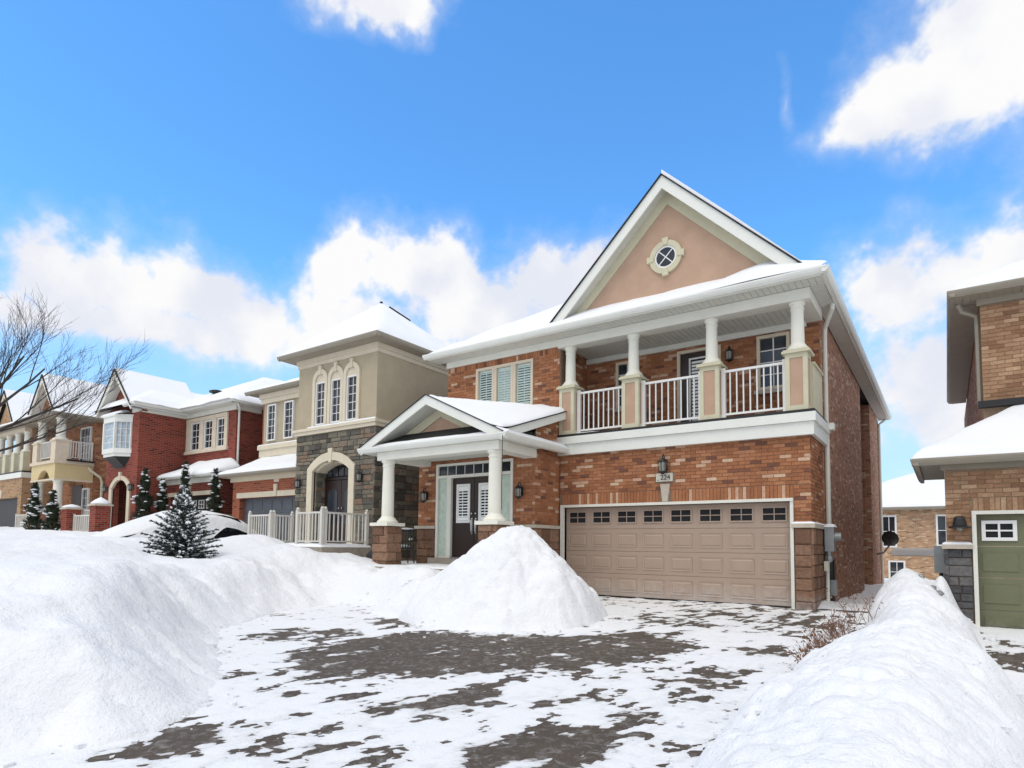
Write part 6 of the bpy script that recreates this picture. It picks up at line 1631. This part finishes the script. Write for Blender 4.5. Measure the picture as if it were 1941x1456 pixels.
cedar((-26.2, 11.78, 1.35), 2.7, .46, 'tall snowy cedar against the red brick side wall', 1)
cedar((-26.1, 12.42, 1.4), 2.25, .32, 'thinner snowy cedar beside the left end of the red house garage', 2)
cedar((-22.75, 12.75, 1.4), 2.5, .34, 'snowy cedar between the two garages, right of the spruce top', 3)
cedar((-24.4, 12.45, 1.35), 2.9, .34, 'tallest snowy cedar, directly behind the spruce', 6)
cedar((-29.9, 9.3, 1.35), 2.05, .36, 'taller snowy cedar before the yellow portico', 4)
cedar((-28.9, 9.6, 1.35), 1.72, .36, 'shorter broad snowy cedar before the yellow portico', 5)

# ================================================================== bare tree at the left edge
def bare_tree(loc, label, seed=3):
    rnd = random.Random(seed); t = thing('bare_tree', label, 'tree', loc)
    tr_, lim, tw = MB(), MB(), MB()
    def grow(p, d, L, r, lev):
        n = 5 if lev < 3 else 3; pts, rad = [p.copy()], [r]; q = p.copy(); dd = d.copy()
        for i in range(n):
            dd = (dd + Vector((rnd.uniform(-.07, .07), rnd.uniform(-.07, .07), rnd.uniform(-.03, .07)))).normalized()
            q = q + dd * (L / n); pts.append(q.copy()); rad.append(r * (1 - .62 * (i + 1) / n))
        (lim if lev < 2 else tw).tube([tuple(x) for x in pts], rad, 7 if lev < 2 else 4, cap=False)
        if lev >= 4: return
        k = [4, 5, 4, 3][lev]
        for i in range(k):
            f_ = .25 + .72 * (i + rnd.random() * .6) / k; j = min(n - 1, int(f_ * n)); b = pts[j].lerp(pts[j + 1], f_ * n - j)
            ax = Vector((rnd.uniform(-1, 1), rnd.uniform(-1, 1), rnd.uniform(-.5, .9)))
            nd_ = (dd * 1.0 + ax.normalized() * rnd.uniform(.34, .66)).normalized()
            grow(b, nd_, L * rnd.uniform(.45, .68), max(.0028, rad[j] * rnd.uniform(.42, .6)), lev + 1)
    tr_.tube([(0, 0, -.4), (.02, .03, .8), (.06, .08, 1.6), (.05, .12, 2.0)], [.16, .12, .105, .10], 10); tr_.build('trunk', M['bark'], t, local=True)
    R = Vector(loc)
    for d, L, r, z in LIMBS: grow(Vector((.04, .10, z)), Vector(d).normalized(), L, r, 0)
    lim.build('limbs', M['bark'], t, local=True); tw.build('twigs', M['bark'], t, local=True, kind='stuff'); return t
# limbs: direction, length, radius, height on the trunk
LIMBS = [((.30, .95, .75), 2.4, .040, 1.85), ((.38, .92, .45), 2.4, .030, 1.6), ((.1, .6, 1.2), 2.2, .042, 1.95), ((-.4, .2, 1.2), 2.4, .05, 1.95), ((-.5, -.7, .8), 2.3, .05, 1.8), ((.5, -.3, 1.1), 2.3, .045, 1.9), ((.45, .8, 1.0), 2.2, .04, 1.95)]
bare_tree((-15.7, 3.4, 1.0), 'leafless tree with spreading twigs at the left edge')

# ================================================================== dried perennials along the bank
def dry_clump(cx, cy, z, n, h, label, seed):
    rnd = random.Random(seed); t = thing('dry_shrub', label, 'shrub', (cx, cy, z), 'dried garden stems beside the snow bank')
    st, hd = MB(), MB()
    for i in range(n):
        a = rnd.uniform(0, 2 * PI); lean = rnd.uniform(.1, .9); L = h * rnd.uniform(.5, 1.1); b = Vector((rnd.uniform(-.16, .16), rnd.uniform(-.25, .25), -.05))
        d = Vector((math.cos(a) * lean - .35, math.sin(a) * lean - .15, 1)).normalized(); m_ = b + d * L * .55 + Vector((0, 0, .02)); e = b + d * L
        st.tube([tuple(b), tuple(m_), tuple(e)], [.0045, .0035, .002], 4, cap=False)
        for k in range(rnd.randrange(2, 6)):
            c = m_.lerp(e, rnd.random()) + Vector((rnd.uniform(-.05, .05), rnd.uniform(-.05, .05), rnd.uniform(-.03, .04)))
            s = rnd.uniform(.012, .028); w_ = Vector((rnd.uniform(-1, 1), rnd.uniform(-1, 1), rnd.uniform(-1, 1))).normalized() * s; v_ = w_.cross(Vector((rnd.uniform(-1, 1), rnd.uniform(-1, 1), 1))).normalized() * s * .6
            hd.quad(tuple(c - w_), tuple(c + v_), tuple(c + w_), tuple(c - v_))
    st.build('stems', M['drystem'], t, local=True, kind='stuff'); hd.build('dry_leaves', M['drystem'], t, local=True, kind='stuff')
dry_clump(-1.18, 7.6, -.12, 55, .33, 'reddish dried stems nearest the camera, at the foot of the snow bank', 1)
dry_clump(-1.22, 8.7, -.10, 55, .36, 'reddish dried stems in the middle of the row along the snow bank', 2)
dry_clump(-1.28, 10.1, -.06, 55, .40, 'reddish dried stems farthest along the snow bank, toward the house corner', 3)
dry_clump(-.95, 9.5, .25, 14, .5, 'few thin dark stems poking out of the snow bank crest', 4)
# slabs of rock showing between bank and slate pier
for i, (x, y, z, s) in enumerate(((-.36, 11.9, .0, .06), (-.20, 11.4, .0, .06), (-.12, 10.9, .0, .07))):
    z = float(bank_z(np.array([x]), np.array([y]))[0]) - .015
    o = MB().blob((x, y, z), (s, s * 1.4, s * .7), 8, 6, .2).build('garden_rock', M['metal'])
    tag(o, ['grey rock highest up the right flank of the snow bank', 'grey rock halfway down the right flank of the snow bank', 'grey rock lowest on the right flank of the snow bank'][i], 'rock', 'rocks in the snow bank')
